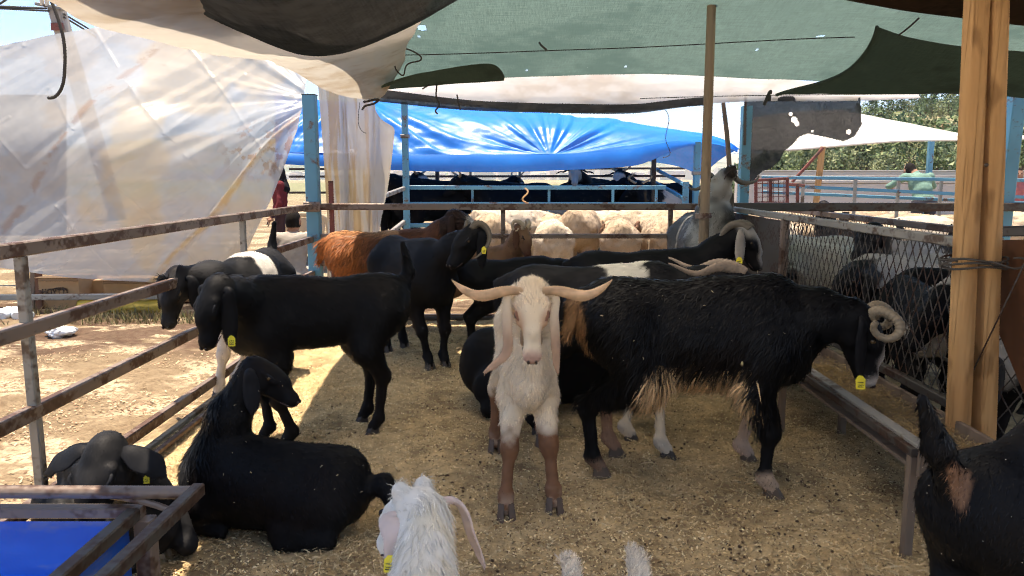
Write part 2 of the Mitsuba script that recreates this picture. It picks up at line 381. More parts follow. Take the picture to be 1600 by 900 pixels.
def mountain(name, dist, h0, seed, x0, x1, label):
    mx = np.linspace(x0, x1, 160); my = np.linspace(0, 1, 12)
    MX, MY = np.meshgrid(mx, my, indexing='ij')
    crest = h0 * (0.55 + 0.9 * (meshkit.fbm(np.stack([mx / 900, mx * 0, mx * 0], -1), 5, seed) - 0.35))
    prof = np.minimum(MY / 0.7, (1 - MY) / 0.3); prof = prof * prof * (3 - 2 * prof)
    MZ = crest[:, None] * prof * (0.8 + 0.4 * meshkit.fbm(np.stack([MX / 250, MY * 4, MX * 0], -1), 4, seed + 2)) - 4
    i, j = np.meshgrid(np.arange(159), np.arange(11), indexing='ij')
    f = np.stack([i * 12 + j, (i + 1) * 12 + j, (i + 1) * 12 + j + 1, i * 12 + j + 1], -1).reshape(-1, 4)
    structure(name, (np.stack([MX, dist + MY * 1100, MZ], -1).reshape(-1, 3), f), 'm_mountain', label, smooth=True)


scene['m_mountain'] = two({'type': 'principled', 'base_color': tex(lambda p, n, uv: mix((0.09, 0.11, 0.06), (0.24, 0.21, 0.15), smoothstep(0.4, 0.6, fbm(p.x * 0.006, p.y * 0.006, p.z * 0.01, 4)))), 'roughness': 1.0, 'specular': 0.0})
mountain('mountain_range', 3300, 265, 5, -4600, 4600, 'long blue hazy mountain range across the valley')
mountain('foothills', 1900, 30, 9, -3000, 1500, 'low hazy foothills in front of the far mountains')


def leaf_cloud(r, n, centre, rad, size, col, top_bias=0.0):
    """n leaf clumps (single triangles, random tilt) through an egg-shaped volume, denser to the outside."""
    d = unit(r.normal(size=(n, 3))); q = r.random(n) ** 0.45
    c = centre + d * q[:, None] * rad
    a = unit(r.normal(size=(n, 3)) + d * 0.7); b = unit(np.cross(a, r.normal(size=(n, 3))))
    s = (size * r.uniform(0.6, 1.3, n))[:, None]
    e = unit(np.cross(a, b))
    v = np.stack([c - b * s, c + b * s * 0.9 + e * s * 0.3, c + e * s * 1.2], 1).reshape(-1, 3)
    f = np.arange(3 * n).reshape(-1, 3)
    return v, f, np.repeat(np.asarray(col) * r.uniform(0.65, 1.35, (n, 1)), 3, 0)


def pine(r, base, h, n=120, spread=0.33, col=(0.045, 0.075, 0.03)):
    vs, fs, cs, off = [], [], [], 0
    for k in range(5):
        t = 0.22 + 0.76 * k / 4
        rr = h * spread * (0.45 + 0.85 * math.sin(math.pi * min(t, 0.95)) ** 0.8) * r.uniform(0.75, 1.25)
        ctr = base + np.array([r.normal(0, h * 0.06), r.normal(0, h * 0.06), h * t])
        v, f, c = leaf_cloud(r, n // 5, ctr, np.array([rr, rr, h * 0.15]), h * 0.075, col * 1.4 if isinstance(col, np.ndarray) else np.array(col) * 1.4)
        vs.append(v); fs.append(f + off); cs.append(c); off += len(v)
    return np.vstack(vs), np.vstack(fs), np.vstack(cs)


scene['m_leaf'] = two({'type': 'principled', 'base_color': VC, 'roughness': 0.8, 'specular': 0.15})
scene['m_bark'] = two({'type': 'principled', 'base_color': {'type': 'rgb', 'value': [0.10, 0.065, 0.045]}, 'roughness': 0.9, 'specular': 0.1})
r = np.random.default_rng(21)
vs, fs, cs, trunks, off = [], [], [], [], 0
greens = [(0.085, 0.118, 0.055), (0.12, 0.15, 0.068), (0.065, 0.092, 0.05), (0.17, 0.178, 0.09), (0.10, 0.13, 0.07), (0.135, 0.15, 0.08)]
cnt = 0
while cnt < 1250:
    y = 58 + 118 * r.random() ** 1.1; a = r.uniform(0.285, 0.82); x = a * y
    if x > 150 or (abs(x - 62.5) < 6 and abs(y - 102) < 12): continue
    z = hill_z(x, y)
    sparse = 98 < y < 128
    if sparse and r.random() < 0.72: continue
    if meshkit.noise(np.array([[x * 0.13, y * 0.13, 0.5]]), 3)[0] < 0.36: continue
    h = (1.1 + 2.6 * r.random() ** 2.2) * (0.55 if sparse else 1.0) * (1.0 if y < 125 else 1.15)
    v, f, c = pine(r, np.array([x, y, z - 0.1]), h, 130 if y < 100 else 90, r.uniform(0.30, 0.52), np.array(greens[r.integers(0, 6)]) * r.uniform(0.45, 1.35))
    vs.append(v); fs.append(f + off); cs.append(c); off += len(v); cnt += 1
    trunks.append(beam((x, y, z - 0.4), (x, y, z + h * 0.5), 0.16))
single('hill_wood', (np.vstack(vs), np.vstack(fs)), 'm_leaf', 'green pine wood and scrub covering the hillside behind the white tent', 'woodland', kind='stuff', color=np.vstack(cs))
part('hill_wood', 'trunks', cat(trunks), 'm_bark', kind='stuff')
skyline = [(1362, 152, 'leftmost'), (1388, 148, 'second from the left'), (1412, 150, 'third from the left'), (1437, 146, 'fourth from the left'), (1461, 146, 'fifth from the left'), (1490, 148, 'rightmost before the timber posts')]
for px, py, which in skyline:
    y = 150.0; p = at(px, py, y); z = hill_z(p[0], y)
    h = max(2.6, min(4.6, p[2] - z))
    k = thing('pine_tree', f'dark pine on the hill crest, {which} on the skyline', 'tree', 'pines along the hill crest')
    v, f, c = pine(r, np.array([p[0], y, p[2] - h]), h, 200, 0.28, (0.035, 0.06, 0.032))
    part(k, 'crown', (v, f), 'm_leaf', color=c)
    part(k, 'trunk', sweep([[p[0], y, z - 0.5], [p[0], y, p[2] - h * 0.5], [p[0], y, p[2] - h * 0.1]], [0.16, 0.11, 0.04], sides=7), 'm_bark')

# the hazy town on the plain, too far to tell house from house
hs = []
r = np.random.default_rng(31)
for _ in range(260):
    y = r.uniform(700, 1800); x = r.uniform(-0.45, 0.3) * y
    s = r.uniform(7, 16)
    hs.append(slab((x, y, s * 0.3), (s, s * 0.8, s * r.uniform(0.5, 1.1)), r.random(), ch=0.2))
scene['m_town'] = two({'type': 'principled', 'base_color': {'type': 'rgb', 'value': [0.62, 0.57, 0.52]}, 'roughness': 0.9})
single('far_town', cat(hs), 'm_town', 'scatter of pale houses on the hazy valley floor', 'town', kind='stuff')


# ------------------------------------------------------------------ fences round the pen
def left_x(y): return -1.74 - 0.0101 * y
def right_x(y): return 1.72 + 0.018 * y


RAILS = (1.05, 0.757, 0.447, 0.105)
k = thing('pen_fence', 'rusty brown four-rail steel fence down the left side of the pen', 'fence')
for z in RAILS:
    part(k, 'rail', beam((left_x(0.9), 0.9, z), (left_x(6.84), 6.84, z), 0.042, 0.052), 'm_rail')
for y in (2.72, 5.06):
    part(k, 'post', beam((left_x(y) - 0.002, y, -0.05), (left_x(y) - 0.002, y, 1.022), 0.036), 'm_grey_rail')
part(k, 'bottom_bar', beam((left_x(3.0) + 0.05, 2.9, 0.035), (left_x(6.8) + 0.05, 6.8, 0.035), 0.03, 0.02), 'm_grey_rail')
part(k, 'bottom_bar', beam((left_x(3.0) + 0.11, 2.9, 0.03), (left_x(6.8) + 0.11, 6.8, 0.03), 0.028, 0.02), 'm_rail')

k = thing('support_post', 'thick blue steel corner post where the white plastic is tied', 'post', 'blue canopy posts')
cx = at(490, 320, 6.9)[0]
part(k, 'post', beam((cx, 6.9, -0.05), (cx, 6.9, 2.03), 0.112, 0.112, ch=0.06), 'm_blue_paint')
part(k, 'cap', slab((cx, 6.9, 2.034), (0.118, 0.118, 0.006)), 'm_dark_steel')
part(k, 'bracket', slab((cx, 6.835, 1.05), (0.15, 0.012, 0.09)), 'm_rail')

k = thing('pen_fence', 'brown steel rail fence across the back of the pen', 'fence')
xl, xr = cx + 0.06, 1.86
for py in (323, 369, 412, 494):
    z = at(700, py, 6.9)[2]
    part(k, 'rail', beam((xl, 6.9, z), (xr - 0.3 if py != 323 else xr, 6.9, z), 0.044, 0.058 if py == 323 else 0.04), 'm_rail')
for px in (518, 786, 1048):
    x = at(px, 340, 6.93)[0]
    part(k, 'post', beam((x, 6.945, -0.05), (x, 6.945, 1.02 if px != 518 else 1.28), 0.04), 'm_red_oxide' if px == 518 else 'm_rail')
part(k, 'ground_bar', beam((xl, 6.86, 0.03), (xr - 0.2, 6.86, 0.03), 0.03, 0.03), 'm_dark_steel')

k = thing('support_pole', 'thin dark pole rising from the back rail to the canopy', 'pole')
x = at(858, 300, 6.84)[0]
part(k, 'pole', sweep([[x, 6.84, -0.05], [x, 6.84, 1.0], [x + 0.004, 6.84, 2.02]], 0.016, sides=10), 'm_dark_steel')

k = thing('support_pole', 'brown canopy pole in a steel sleeve propping the green roof right of centre', 'pole')
b0, b1 = at(1099, 385, 5.32), at(1112, 0, 5.32)
part(k, 'pole', sweep([b0 * [1, 1, 0] + [-0.03, 0, 0.5], b0, (b0 + b1) / 2, b1 + [0, 0, 0.05]], [0.037, 0.036, 0.033, 0.030], sides=14), 'm_bamboo', smooth=True)
part(k, 'sleeve', sweep([b0 * [1, 1, 0] + [-0.01, 0, -0.05], b0 * [1, 1, 0] + [-0.01, 0, 0.5], at(1099, 338, 5.32)], 0.05, sides=16), 'm_grey_rail', smooth=30)
part(k, 'collar', sweep([at(1099, 341, 5.32), at(1099, 333, 5.32)], 0.057, sides=16), 'm_rail', smooth=30)


def diamonds(p0, p1, z0, z1, dw, dh, t, lean=0.0):
    """Expanded metal between p0 and p1: straps crossing at a diamond of dw by dh."""
    p0, p1 = np.asarray(p0, float), np.asarray(p1, float)
    L = np.linalg.norm(p1 - p0); d = (p1 - p0) / L; Hh = z1 - z0
    out = []
    n = int((L + Hh * dw / dh) / dw) + 2
    for sgn in (1, -1):
        for q in range(-n, 2 * n):
            s0 = q * dw; s1 = s0 + sgn * Hh * dw / dh
            lo, hi = (s0, s1) if sgn > 0 else (s1, s0)
            if hi < 0 or lo > L: continue
            ta, tb = 0.0, 1.0
            for lim, side in ((0, -1), (L, 1)):
                if s1 != s0:
                    tt = (lim - s0) / (s1 - s0)
                    if 0 < tt < 1:
                        inside0 = 0 <= s0 <= L
                        if inside0: tb = min(tb, tt)
                        elif (s1 - s0) * (lim - s0) > 0 and ((lim == 0 and s0 < 0) or (lim == L and s0 > L)): ta = max(ta, tt)
                        else: tb = min(tb, tt)
            if tb <= ta: continue
            A = p0 + d * (s0 + (s1 - s0) * ta) + [0, 0, z0 + Hh * ta]; B = p0 + d * (s0 + (s1 - s0) * tb) + [0, 0, z0 + Hh * tb]
            off = np.cross(d, [0, 0, 1]) * (0.0015 * sgn)
            out.append(beam(A + off, B + off, t, t * 0.55, up=np.cross(d, [0, 0, 1]), ch=0.1))
    return cat(out)


k = thing('mesh_fence', 'steel fence of diamond mesh along the right side of the pen behind the trough', 'fence')
yn, yf = 2.92, 6.8
part(k, 'top_rail', beam((right_x(yn), yn, 1.05), (right_x(yf), yf, 1.05), 0.05, 0.04), 'm_grey_rail')
part(k, 'bottom_rail', beam((right_x(yn), yn, 0.40), (right_x(yf), yf, 0.40), 0.04), 'm_dark_steel')
for y in (yn, 5.05, yf):
    part(k, 'post', beam((right_x(y) + 0.003, y, -0.05), (right_x(y) + 0.003, y, 1.029), 0.05), 'm_rail')
part(k, 'mesh', diamonds((right_x(yn), yn, 0), (right_x(5.05), 5.05, 0), 0.42, 1.03, 0.068, 0.125, 0.0055), 'm_dark_steel', 'dark diamond mesh of expanded metal')
part(k, 'sheet_panel', beam((right_x(5.1) + .004, 5.1, 0.72), (right_x(6.75) + .004, 6.75, 0.72), 0.004, 0.60), 'm_dark_steel', 'grey sheet metal panel at the far end')

k = thing('mesh_fence', 'second mesh fence farther right beyond the crowded goats', 'fence')
x2 = 2.86
part(k, 'top_rail', beam((x2 - .1, 4.4, 0.985), (x2 + 0.0, 8.6, 0.985), 0.05, 0.045), 'm_rail')
part(k, 'bottom_rail', beam((x2 - .1, 4.4, 0.3), (x2, 8.6, 0.3), 0.04), 'm_rail')
for y in (4.4, 6.5, 8.6):
    part(k, 'post', beam((x2 - 0.04, y, -0.05), (x2 - 0.04, y, 0.96), 0.045), 'm_rail')
part(k, 'mesh', diamonds((x2 - .1, 4.45, 0), (x2, 8.55, 0), 0.32, 0.965, 0.09, 0.11, 0.006), 'm_dark_steel')

k = thing('pen_fence', 'dark steel beam fence carrying on to the right behind the crowded goats', 'fence')
for z, h in ((1.045, 0.075), (0.55, 0.04)):
    part(k, 'rail', beam((1.92, 6.93, z), (6.2, 6.93, z), 0.05, h), 'm_dark_steel')
for x in (3.05, 4.9, 6.1):
    part(k, 'post', beam((x, 6.965, -0.05), (x, 6.965, 1.0), 0.05), 'm_dark_steel')

k = thing('support_post', 'blue steel post carrying the canopy to the right of the torn net', 'post', 'blue canopy posts')
x = at(1168, 240, 6.97)[0]
part(k, 'post', beam((x, 7.05, -0.05), (x, 7.05, 1.95), 0.085, ch=0.06), 'm_blue_paint')
part(k, 'rod', sweep([[x - 0.02, 7.0, 1.6], [x - 0.03, 7.0, 2.0], [x - 0.05, 7.0, 2.14]], 0.012, sides=8), 'm_dark_steel')
k = thing('support_post', 'bright blue steel post behind the two timber posts', 'post', 'blue canopy posts')
x = at(1566, 300, 7.0)[0]
part(k, 'post', beam((x, 7.0, -0.05), (x + 0.05, 7.0, 2.1), 0.12, ch=0.06), 'm_blue_paint')

# the slanting stick that the roof stands on by the back corner
k = thing('prop_stick', 'thin dark stick propping the canopy beside the rearing goat', 'stick')
part(k, 'stick', sweep([at(1140, 262, 7.1), at(1136, 210, 7.1), at(1130, 160, 7.1)], [0.022, 0.022, 0.018], sides=9), 'm_plank')

# two split timber posts bound with wire
def log(px_top, px_bot, y, r0, flat, seed, z1=2.5):
    t, b = at(px_top, 0, y), at(px_bot, 690, y)
    d = (t - b) / (t[2] - b[2])
    n, sides = 60, 28
    zz = np.linspace(-0.05, z1, n)
    c = b + d * (zz - b[2])[:, None]
    th = np.linspace(0, 2 * np.pi, sides, endpoint=False)
    rr = r0 * (1 - 0.05 * zz[:, None] / 2.5) * (1 + 0.0 * th)
    q = np.stack([np.cos(th)[None] * 1.6 + zz[:, None] * 0, np.sin(th)[None] * 1.6 + zz[:, None] * 0, zz[:, None] * 2.2 + seed + 0 * th], -1)
    rr = rr * (1 + 0.16 * (meshkit.fbm(q, 3, seed) - 0.5))
    xx = np.cos(th)[None] * rr; yy = np.sin(th)[None] * rr
    if flat: xx = np.maximum(xx, -r0 * 0.62) if flat < 0 else np.minimum(xx, r0 * 0.62)
    v = np.stack([c[:, None, 0] + xx, c[:, None, 1] + yy, c[:, None, 2] + 0 * xx], -1).reshape(-1, 3)
    i, j = np.meshgrid(np.arange(n - 1), np.arange(sides), indexing='ij')
    f = np.stack([i * sides + j, i * sides + (j + 1) % sides, (i + 1) * sides + (j + 1) % sides, (i + 1) * sides + j], -1).reshape(-1, 4)
    return v, f


lk = thing('timber_post', 'left of the two split timber posts bound together with wire', 'post', 'paired timber posts')
part(lk, 'log', log(1527, 1496, 2.83, 0.045, 1, 3), 'm_log', smooth=40)
lk2 = thing('timber_post', 'right of the two split timber posts, knotted and slightly thicker', 'post', 'paired timber posts')
part(lk2, 'log', log(1556, 1535, 2.83, 0.045, -1, 8), 'm_log', smooth=40)
kn = [at(1470, 640 * 0 + 232, 2.73)]
part(lk2, 'knot', trimesh.creation.icosphere(2, 0.007).apply_translation(at(1541, 258, 2.735)), 'm_dark_steel', 'dark knot hole')
k = thing('binding_wire', 'twisted dark wire tied round the two timber posts', 'wire')
for dz, ph in ((0.0, 0), (0.014, 1), (0.028, 2)):
    c0 = at(1521, 411, 2.81) + [0, 0, dz - 0.012]
    th = np.linspace(0, 2 * np.pi, 40)
    loop = np.stack([c0[0] + 0.118 * np.cos(th), c0[1] + 0.08 * np.sin(th), c0[2] + 0.006 * np.sin(3 * th + ph)], -1)
    part(k, 'turn', sweep(loop, 0.0042, sides=6, cap=False), 'm_dark_steel')
e = at(1545, 409, 2.70)
part(k, 'loose_end', rope([e, e + [0.05, -0.02, -0.015], e + [0.10, -0.02, -0.02], e + [0.13, 0.0, 0.005], e + [0.10, 0.02, 0.01]], 0.0038), 'm_dark_steel')
e = at(1495, 409, 2.70)
part(k, 'loose_end', rope([e, e + [-0.03, -0.02, 0.005], e + [-0.06, -0.02, -0.005], e + [-0.03, 0, -0.02]], 0.0038), 'm_dark_steel')

k = thing('board_panel', 'brown plywood panel fixed at the right of the timber posts', 'panel')
q = [at(1548, 376, 2.95), at(1760, 372, 2.4), at(1760, 760, 2.4), at(1610, 640, 2.8), at(1552, 500, 2.95)]
pv = np.array(q); nrm = unit(np.cross(pv[1] - pv[0], pv[2] - pv[0])) * 0.012
n5 = len(pv)
f = [(0, a, a + 1) for a in range(1, n5 - 1)] + [(n5, n5 + a + 1, n5 + a) for a in range(1, n5 - 1)]
for a in range(n5):
    b = (a + 1) % n5; f += [(a, n5 + a, n5 + b), (a, n5 + b, b)]
part(k, 'board', (np.vstack([pv, pv + nrm]), np.array(f)), 'm_board')
part(k, 'mesh', diamonds((1.93, 2.98, 0), (2.6, 2.45, 0), 0.15, 0.8, 0.07, 0.12, 0.005), 'm_dark_steel')
part(k, 'rail', beam((1.95, 3.05, 1.09), (4.2, 3.6, 1.09), 0.04), 'm_dark_steel')

# feeding trough on the right: a shallow wooden tray on legs, its lip grey
k = thing('feed_trough', 'grey wooden feeding trough on legs under the mesh fence', 'trough')
y0, y1 = 2.45, 5.0
part(k, 'front_board', beam((1.355, y0, 0.385), (1.40, y1, 0.385), 0.022, 0.03), 'm_dark_steel')
part(k, 'lip', beam((1.385, y0, 0.406), (1.43, y1, 0.406), 0.045, 0.012), 'm_grey_rail')
part(k, 'tray', cat([beam((1.53, y0, 0.315), (1.57, y1, 0.315), 0.31, 0.015), beam((1.70, y0, 0.35), (1.735, y1, 0.35), 0.02, 0.07)]), 'm_plank')
for y in (y0 + 0.02, 3.75, y1 - 0.1):
    part(k, 'leg', beam((1.362 + 0.012 * (y - y0), y, -0.03), (1.362 + 0.012 * (y - y0), y, 0.37), 0.032), 'm_plank')
    part(k, 'leg', beam((1.69, y, -0.03), (1.69, y, 0.31), 0.034), 'm_plank')
part(k, 'end_board', slab((1.53, y0 - 0.011, 0.35), (0.33, 0.018, 0.09)), 'm_plank')
r = np.random.default_rng(4)
n = 5200
x = r.uniform(1.42, 1.68, n); y = r.uniform(y0 + .05, 3.9, n); z = 0.328 + 0.045 * r.random(n) * (0.4 + meshkit.noise(np.stack([x * 9, y * 6, x * 0], -1), 3))
a = r.random(n) * 6.283; ln = r.uniform(0.02, 0.07, n)
d = np.stack([np.cos(a), np.sin(a), r.normal(0, 0.35, n)], -1); s = np.stack([-np.sin(a), np.cos(a), r.normal(0, .4, n)], -1) * 0.0013
c = np.stack([x, y, z], -1)
v = np.stack([c - d * ln[:, None] / 2 - s, c - d * ln[:, None] / 2 + s, c + d * ln[:, None] / 2], 1).reshape(-1, 3)
hc = np.array([(0.40, 0.28, 0.12), (0.26, 0.17, 0.08), (0.52, 0.40, 0.21), (0.2, 0.15, 0.07)])[r.integers(0, 4, n)]
single('trough_hay', (v, np.arange(3 * n).reshape(-1, 3)), 'm_matte', 'loose hay lying in the grey feeding trough', 'hay', kind='stuff', color=np.repeat(hc, 3, 0))


# ------------------------------------------------------------------ canopy and sheets
def sheet(rows, nu, nv, disp=None, keep=None, order=3):
    """Cloth through a grid of points; disp(u, v, P) pushes it along its normal; keep(u, v, P) cuts the outline."""
    R = np.asarray(rows, float); a, b = R.shape[:2]
    ua, ub = np.linspace(0, 1, a), np.linspace(0, 1, b)
    u, v = np.linspace(0, 1, nu), np.linspace(0, 1, nv)
    P = np.stack([RectBivariateSpline(ua, ub, R[..., c], kx=min(order, a - 1), ky=min(order, b - 1))(u, v) for c in range(3)], -1)
    U, V = np.meshgrid(u, v, indexing='ij')
    if disp is not None:
        n = unit(np.cross(np.gradient(P, axis=0), np.gradient(P, axis=1)))
        P = P + n * disp(U, V, P)[..., None]
    i, j = np.meshgrid(np.arange(nu - 1), np.arange(nv - 1), indexing='ij')
    q = np.stack([i * nv + j, (i + 1) * nv + j, (i + 1) * nv + j + 1, i * nv + j + 1], -1).reshape(-1, 4)
    vv = P.reshape(-1, 3)
    if keep is not None:
        c = vv[q].mean(1); uc = U.reshape(-1)[q].mean(1); vc = V.reshape(-1)[q].mean(1)
        q = q[keep(uc, vc, c)]
    return vv, q


def nz(P, s, oct=3, seed=0):
    return meshkit.fbm(np.asarray(P) * s, oct, seed) - 0.5


# white plastic along the left edge, dipping at the back where its corner is tied
outer = [at(80, 0, 2.1), at(156, 40, 2.5), at(270, 72, 3.1), at(361, 88, 3.75), at(440, 102, 5.0), at(505, 138, 6.1), at(592, 154, 6.6)]
inner = [at(720, -90, 2.2), at(700, -50, 2.6), at(680, -10, 3.2), at(660, 30, 3.85), at(640, 62, 5.0), at(634, 82, 5.75), at(632, 95, 6.1)]
pre_o = [np.array([-1.2, y, 1.80]) for y in (0.9, 1.4)]; pre_i = [np.array([-0.2, y, 2.0]) for y in (0.9, 1.4)]
rows = []
for o, n_ in zip(pre_o + outer, pre_i + inner):
    rows.append([o, o + (n_ - o) * 0.35 + [0, 0, -0.035], o + (n_ - o) * 0.7 + [0, 0, -0.03], n_])
single('white_canopy', sheet(rows, 160, 40, lambda u, v, P: 0.035 * nz(P * [2.5, 1, 2], 2.0, 3, 4) + 0.012 * nz(P * [6, 1.5, 4], 3.0, 2, 6)), 'm_white_film',
       'white plastic sheet edging the left side of the roof, its corner gathered and tied', 'plastic sheet', smooth=True)

# green woven sheet over the pen
bk = [at(px, py, 6.75) for px, py in ((560, 137), (640, 130), (800, 121), (950, 117), (1100, 118), (1250, 124), (1420, 130), (1640, 130))]
rows = [bk]
for y, z in ((6.2, 2.285), (5.3, 2.46), (4.85, 2.53), (4.6, 2.55)):
    rows.append([np.array([max(p[0], -1.25), y, z + 0.02 * math.sin(3 * p[0] + y) + (p[0] > 2) * 0.02]) for p in bk])
hole = [(-0.653, 5.73, 0.038, 0.05), (-0.69, 5.88, 0.012, 0.018), (2.33, 5.94, 0.03, 0.02), (1.9, 6.1, 0.012, 0.02), (0.95, 6.55, 0.012, 0.02), (0.13, 6.6, 0.008, 0.02)]


def green_keep(u, v, c):
    ok = np.ones(len(u), bool)
    for x, y, a, b in hole: ok &= ((c[:, 0] - x) / a) ** 2 + ((c[:, 1] - y) / b) ** 2 > 1
    return ok


single('green_canopy', sheet(rows, 420, 300, lambda u, v, P: 0.05 * nz(P * [1.0, 1.0, 1], 0.9, 3, 2) + 0.02 * nz(P * [1, 4, 1], 1.5, 3, 8), green_keep, 2), 'm_green',
       'worn green woven sheet roofing the pen, sunlight glowing through', 'tarpaulin', smooth=True)

rows = [[np.array([x, y, z + 0.02 * math.sin(3 * x + y)]) for x in (-1.25, -0.7, -0.2, 0.35, 0.9)] for y, z in ((4.75, 2.50), (4.0, 2.60), (3.2, 2.65), (2.3, 2.64), (1.5, 2.58), (1.0, 2.54))]  # unseen film overhead, added so more light reaches the pen floor
single('white_canopy', sheet(rows, 90, 90, lambda u, v, P: 0.05 * nz(P, 1.2, 3, 12)), 'm_fill_film', 'unseen milky plastic sheet added overhead to let fill light into the pen', 'plastic sheet', smooth=True)
rows = [[np.array([x, y, z]) for x in (0.85, 2.2, 3.8, 5.2)] for y, z in ((4.7, 2.42), (3.2, 2.46), (1.6, 2.44), (0.6, 2.4))]
single('brown_net', sheet(rows, 40, 40, lambda u, v, P: 0.04 * nz(P, 1.5, 3, 14)), 'm_brown_net', 'dark netting roof over the crowded goats on the right', 'net', smooth=True)

# its second, darker layer hanging at the right
top = [at(px, py, 4.75) for px, py in ((1200, 20), (1345, 34), (1420, 58), (1510, 72), (1600, 80), (1760, 92))]
bot = [at(px, py, 5.5) for px, py in ((1195, 150), (1290, 147), (1400, 147), (1510, 147), (1600, 152), (1760, 160))]
rows = [top, [a * 0.66 + b * 0.34 + [0, 0, -0.03] for a, b in zip(top, bot)], [a * 0.33 + b * 0.67 + [0, 0, -0.03] for a, b in zip(top, bot)], bot]
dg_edge = np.array([(0.0, 0.262), (0.2, 0.262), (0.4, 0.245), (0.6, 0.215), (0.8, 0.15), (0.93, 0.075), (1.0, 0.04)])
single('dark_green_sheet', sheet(rows, 80, 220, lambda u, v, P: 0.03 * nz(P, 2.2, 3, 5), lambda u, v, c: v > np.interp(u, dg_edge[:, 0], dg_edge[:, 1])), 'm_dark_green',
       'dark green doubled sheet hanging from the roof at the right', 'tarpaulin', smooth=True)
edge = [rows[0][0]] and [np.array([RectBivariateSpline(np.linspace(0, 1, 4), np.linspace(0, 1, 6), np.asarray(rows)[..., c], kx=3, ky=3)(u, v)[0, 0] for c in range(3)]) for u, v in dg_edge]
part('dark_green_sheet', 'hem', rope(edge, 0.011, 60), 'm_dark_green', 'thick rolled hem along its curved edge')

# small doubled patch at the back left of the green sheet, and the pale valance behind it
rows = [[at(px, a, 6.1), at(px, (a + b) / 2, 6.35), at(px, b, 6.62)] for px, a, b in ((596, 134, 141), (640, 118, 137), (700, 106, 132), (745, 100, 129), (772, 101, 127), (788, 118, 126))]
rows = [[p for p in rr] for rr in rows]
single('patch_sheet', sheet(rows, 60, 24, lambda u, v, P: 0.02 * nz(P, 4, 3, 5)), 'm_dark_green', 'dark green folded patch under the back edge of the roof', 'tarpaulin', smooth=True)
vt = [at(px, py, 6.80) for px, py in ((575, 130), (700, 122), (800, 117), (950, 113), (1100, 114), (1200, 120), (1300, 132), (1440, 143))]
vb = [at(px, py, 6.98) for px, py in ((575, 152), (700, 163), (800, 172), (950, 176), (1100, 163), (1200, 158), (1300, 158), (1440, 153))]
rows = [vt, [a * 0.5 + b * 0.5 + [0, 0.05, 0.01] for a, b in zip(vt, vb)], vb]
single('white_valance', sheet(rows, 40, 240, lambda u, v, P: 0.03 * nz(P * [1, 3, 3], 2.5, 3, 15) * np.minimum(1, u * 3)), 'm_flap_film',
       'pale plastic strip hanging along the back edge of the roof', 'plastic sheet', smooth=True)
lip = [at(px, py, 6.9) for px, py in ((600, 140), (700, 153), (800, 160), (950, 163), (1020, 160), (1100, 152))]
lib = [at(px, py, 6.93) for px, py in ((585, 158), (700, 170), (800, 175), (950, 178), (1020, 174), (1100, 165))]
single('grey_sheet', sheet([lip, lib], 12, 120, lambda u, v, P: 0.02 * nz(P, 3, 3, 25)), 'm_grey_net', 'grey net folded under the pale strip at the back', 'net', smooth=True)

# dark shade net sagging at the top, near the camera
xs = np.linspace(-1.35, 0.15, 9)
rows = []
for y, zo in ((3.0, 0.10), (2.75, 0.02), (2.55, 0.0), (2.3, 0.02), (1.8, 0.06), (1.2, 0.08)):
    row = []
    for px, py in ((250, -25), (330, 28), (400, 60), (450, 77), (500, 79), (550, 66), (610, 40), (660, 14), (720, -20)):
        b = at(px, py, 2.55); row.append(np.array([b[0], y, b[2] + zo]))
    rows.append(row)
single('shade_net', sheet(rows, 70, 120, lambda u, v, P: 0.02 * nz(P * [1, 2, 1], 3, 3, 35)), 'm_net', 'black shade net sagging low under the roof at the top left', 'net', smooth=True)
rows = []
for y, dz in ((4.3, 0.0), (3.9, 0.02), (3.0, 0.06), (2.0, 0.09), (1.2, 0.10), (0.3, 0.10)):
    rows.append([np.array([b[0], y, b[2] + dz]) for b in (at(px, py, 4.3) for px, py in ((1290, -8), (1420, 17), (1510, 29), (1600, 40), (1800, 55)))])
single('brown_net', sheet(rows, 60, 60, lambda u, v, P: 0.03 * nz(P, 2.0, 3, 45)), 'm_brown_net', 'dark brown netting laid over the right corner of the roof', 'net', smooth=True)

# torn grey net at the back right
poly = np.array([(1166, 150), (1344, 150), (1346, 195), (1335, 213), (1318, 221), (1290, 214), (1262, 209), (1250, 213), (1238, 226), (1225, 236), (1218, 250), (1206, 262), (1190, 268), (1176, 284), (1171, 284), (1168, 210)], float)
import shapely
from shapely.geometry import Polygon
pg = Polygon(poly)
holes2 = [(1241, 187, 5), (1245, 193, 4), (1326, 206, 4), (1268, 205, 2), (1236, 178, 3)]
for hx_, hy_, hr_ in holes2: pg = pg.difference(shapely.geometry.Point(hx_, hy_).buffer(hr_))
rows = [[at(px, py, 7.02 + 0.05 * math.sin(px * 0.05)) for px in np.linspace(1160, 1350, 6)] for py in np.linspace(148, 288, 5)]
def net_keep(u, v, c): return shapely.contains_xy(pg, 1160 + 190 * v, 148 + 140 * u)
single('torn_net', sheet(rows, 120, 160, lambda u, v, P: 0.05 * nz(P, 4, 3, 5), net_keep), 'm_grey_net', 'torn grey shade net hanging at the back right beside the blue post', 'net', smooth=True)

# the big white plastic windbreak, left of the pen
def windbreak_pt(px, py, bulge=0.0):
    # hangs upright, then leans back to its ridge
    D = 7.25 + 0.0016 * max(0, 230 - py) ** 1.18 * 4.0 / 4 + bulge
    return at(px, py, D)


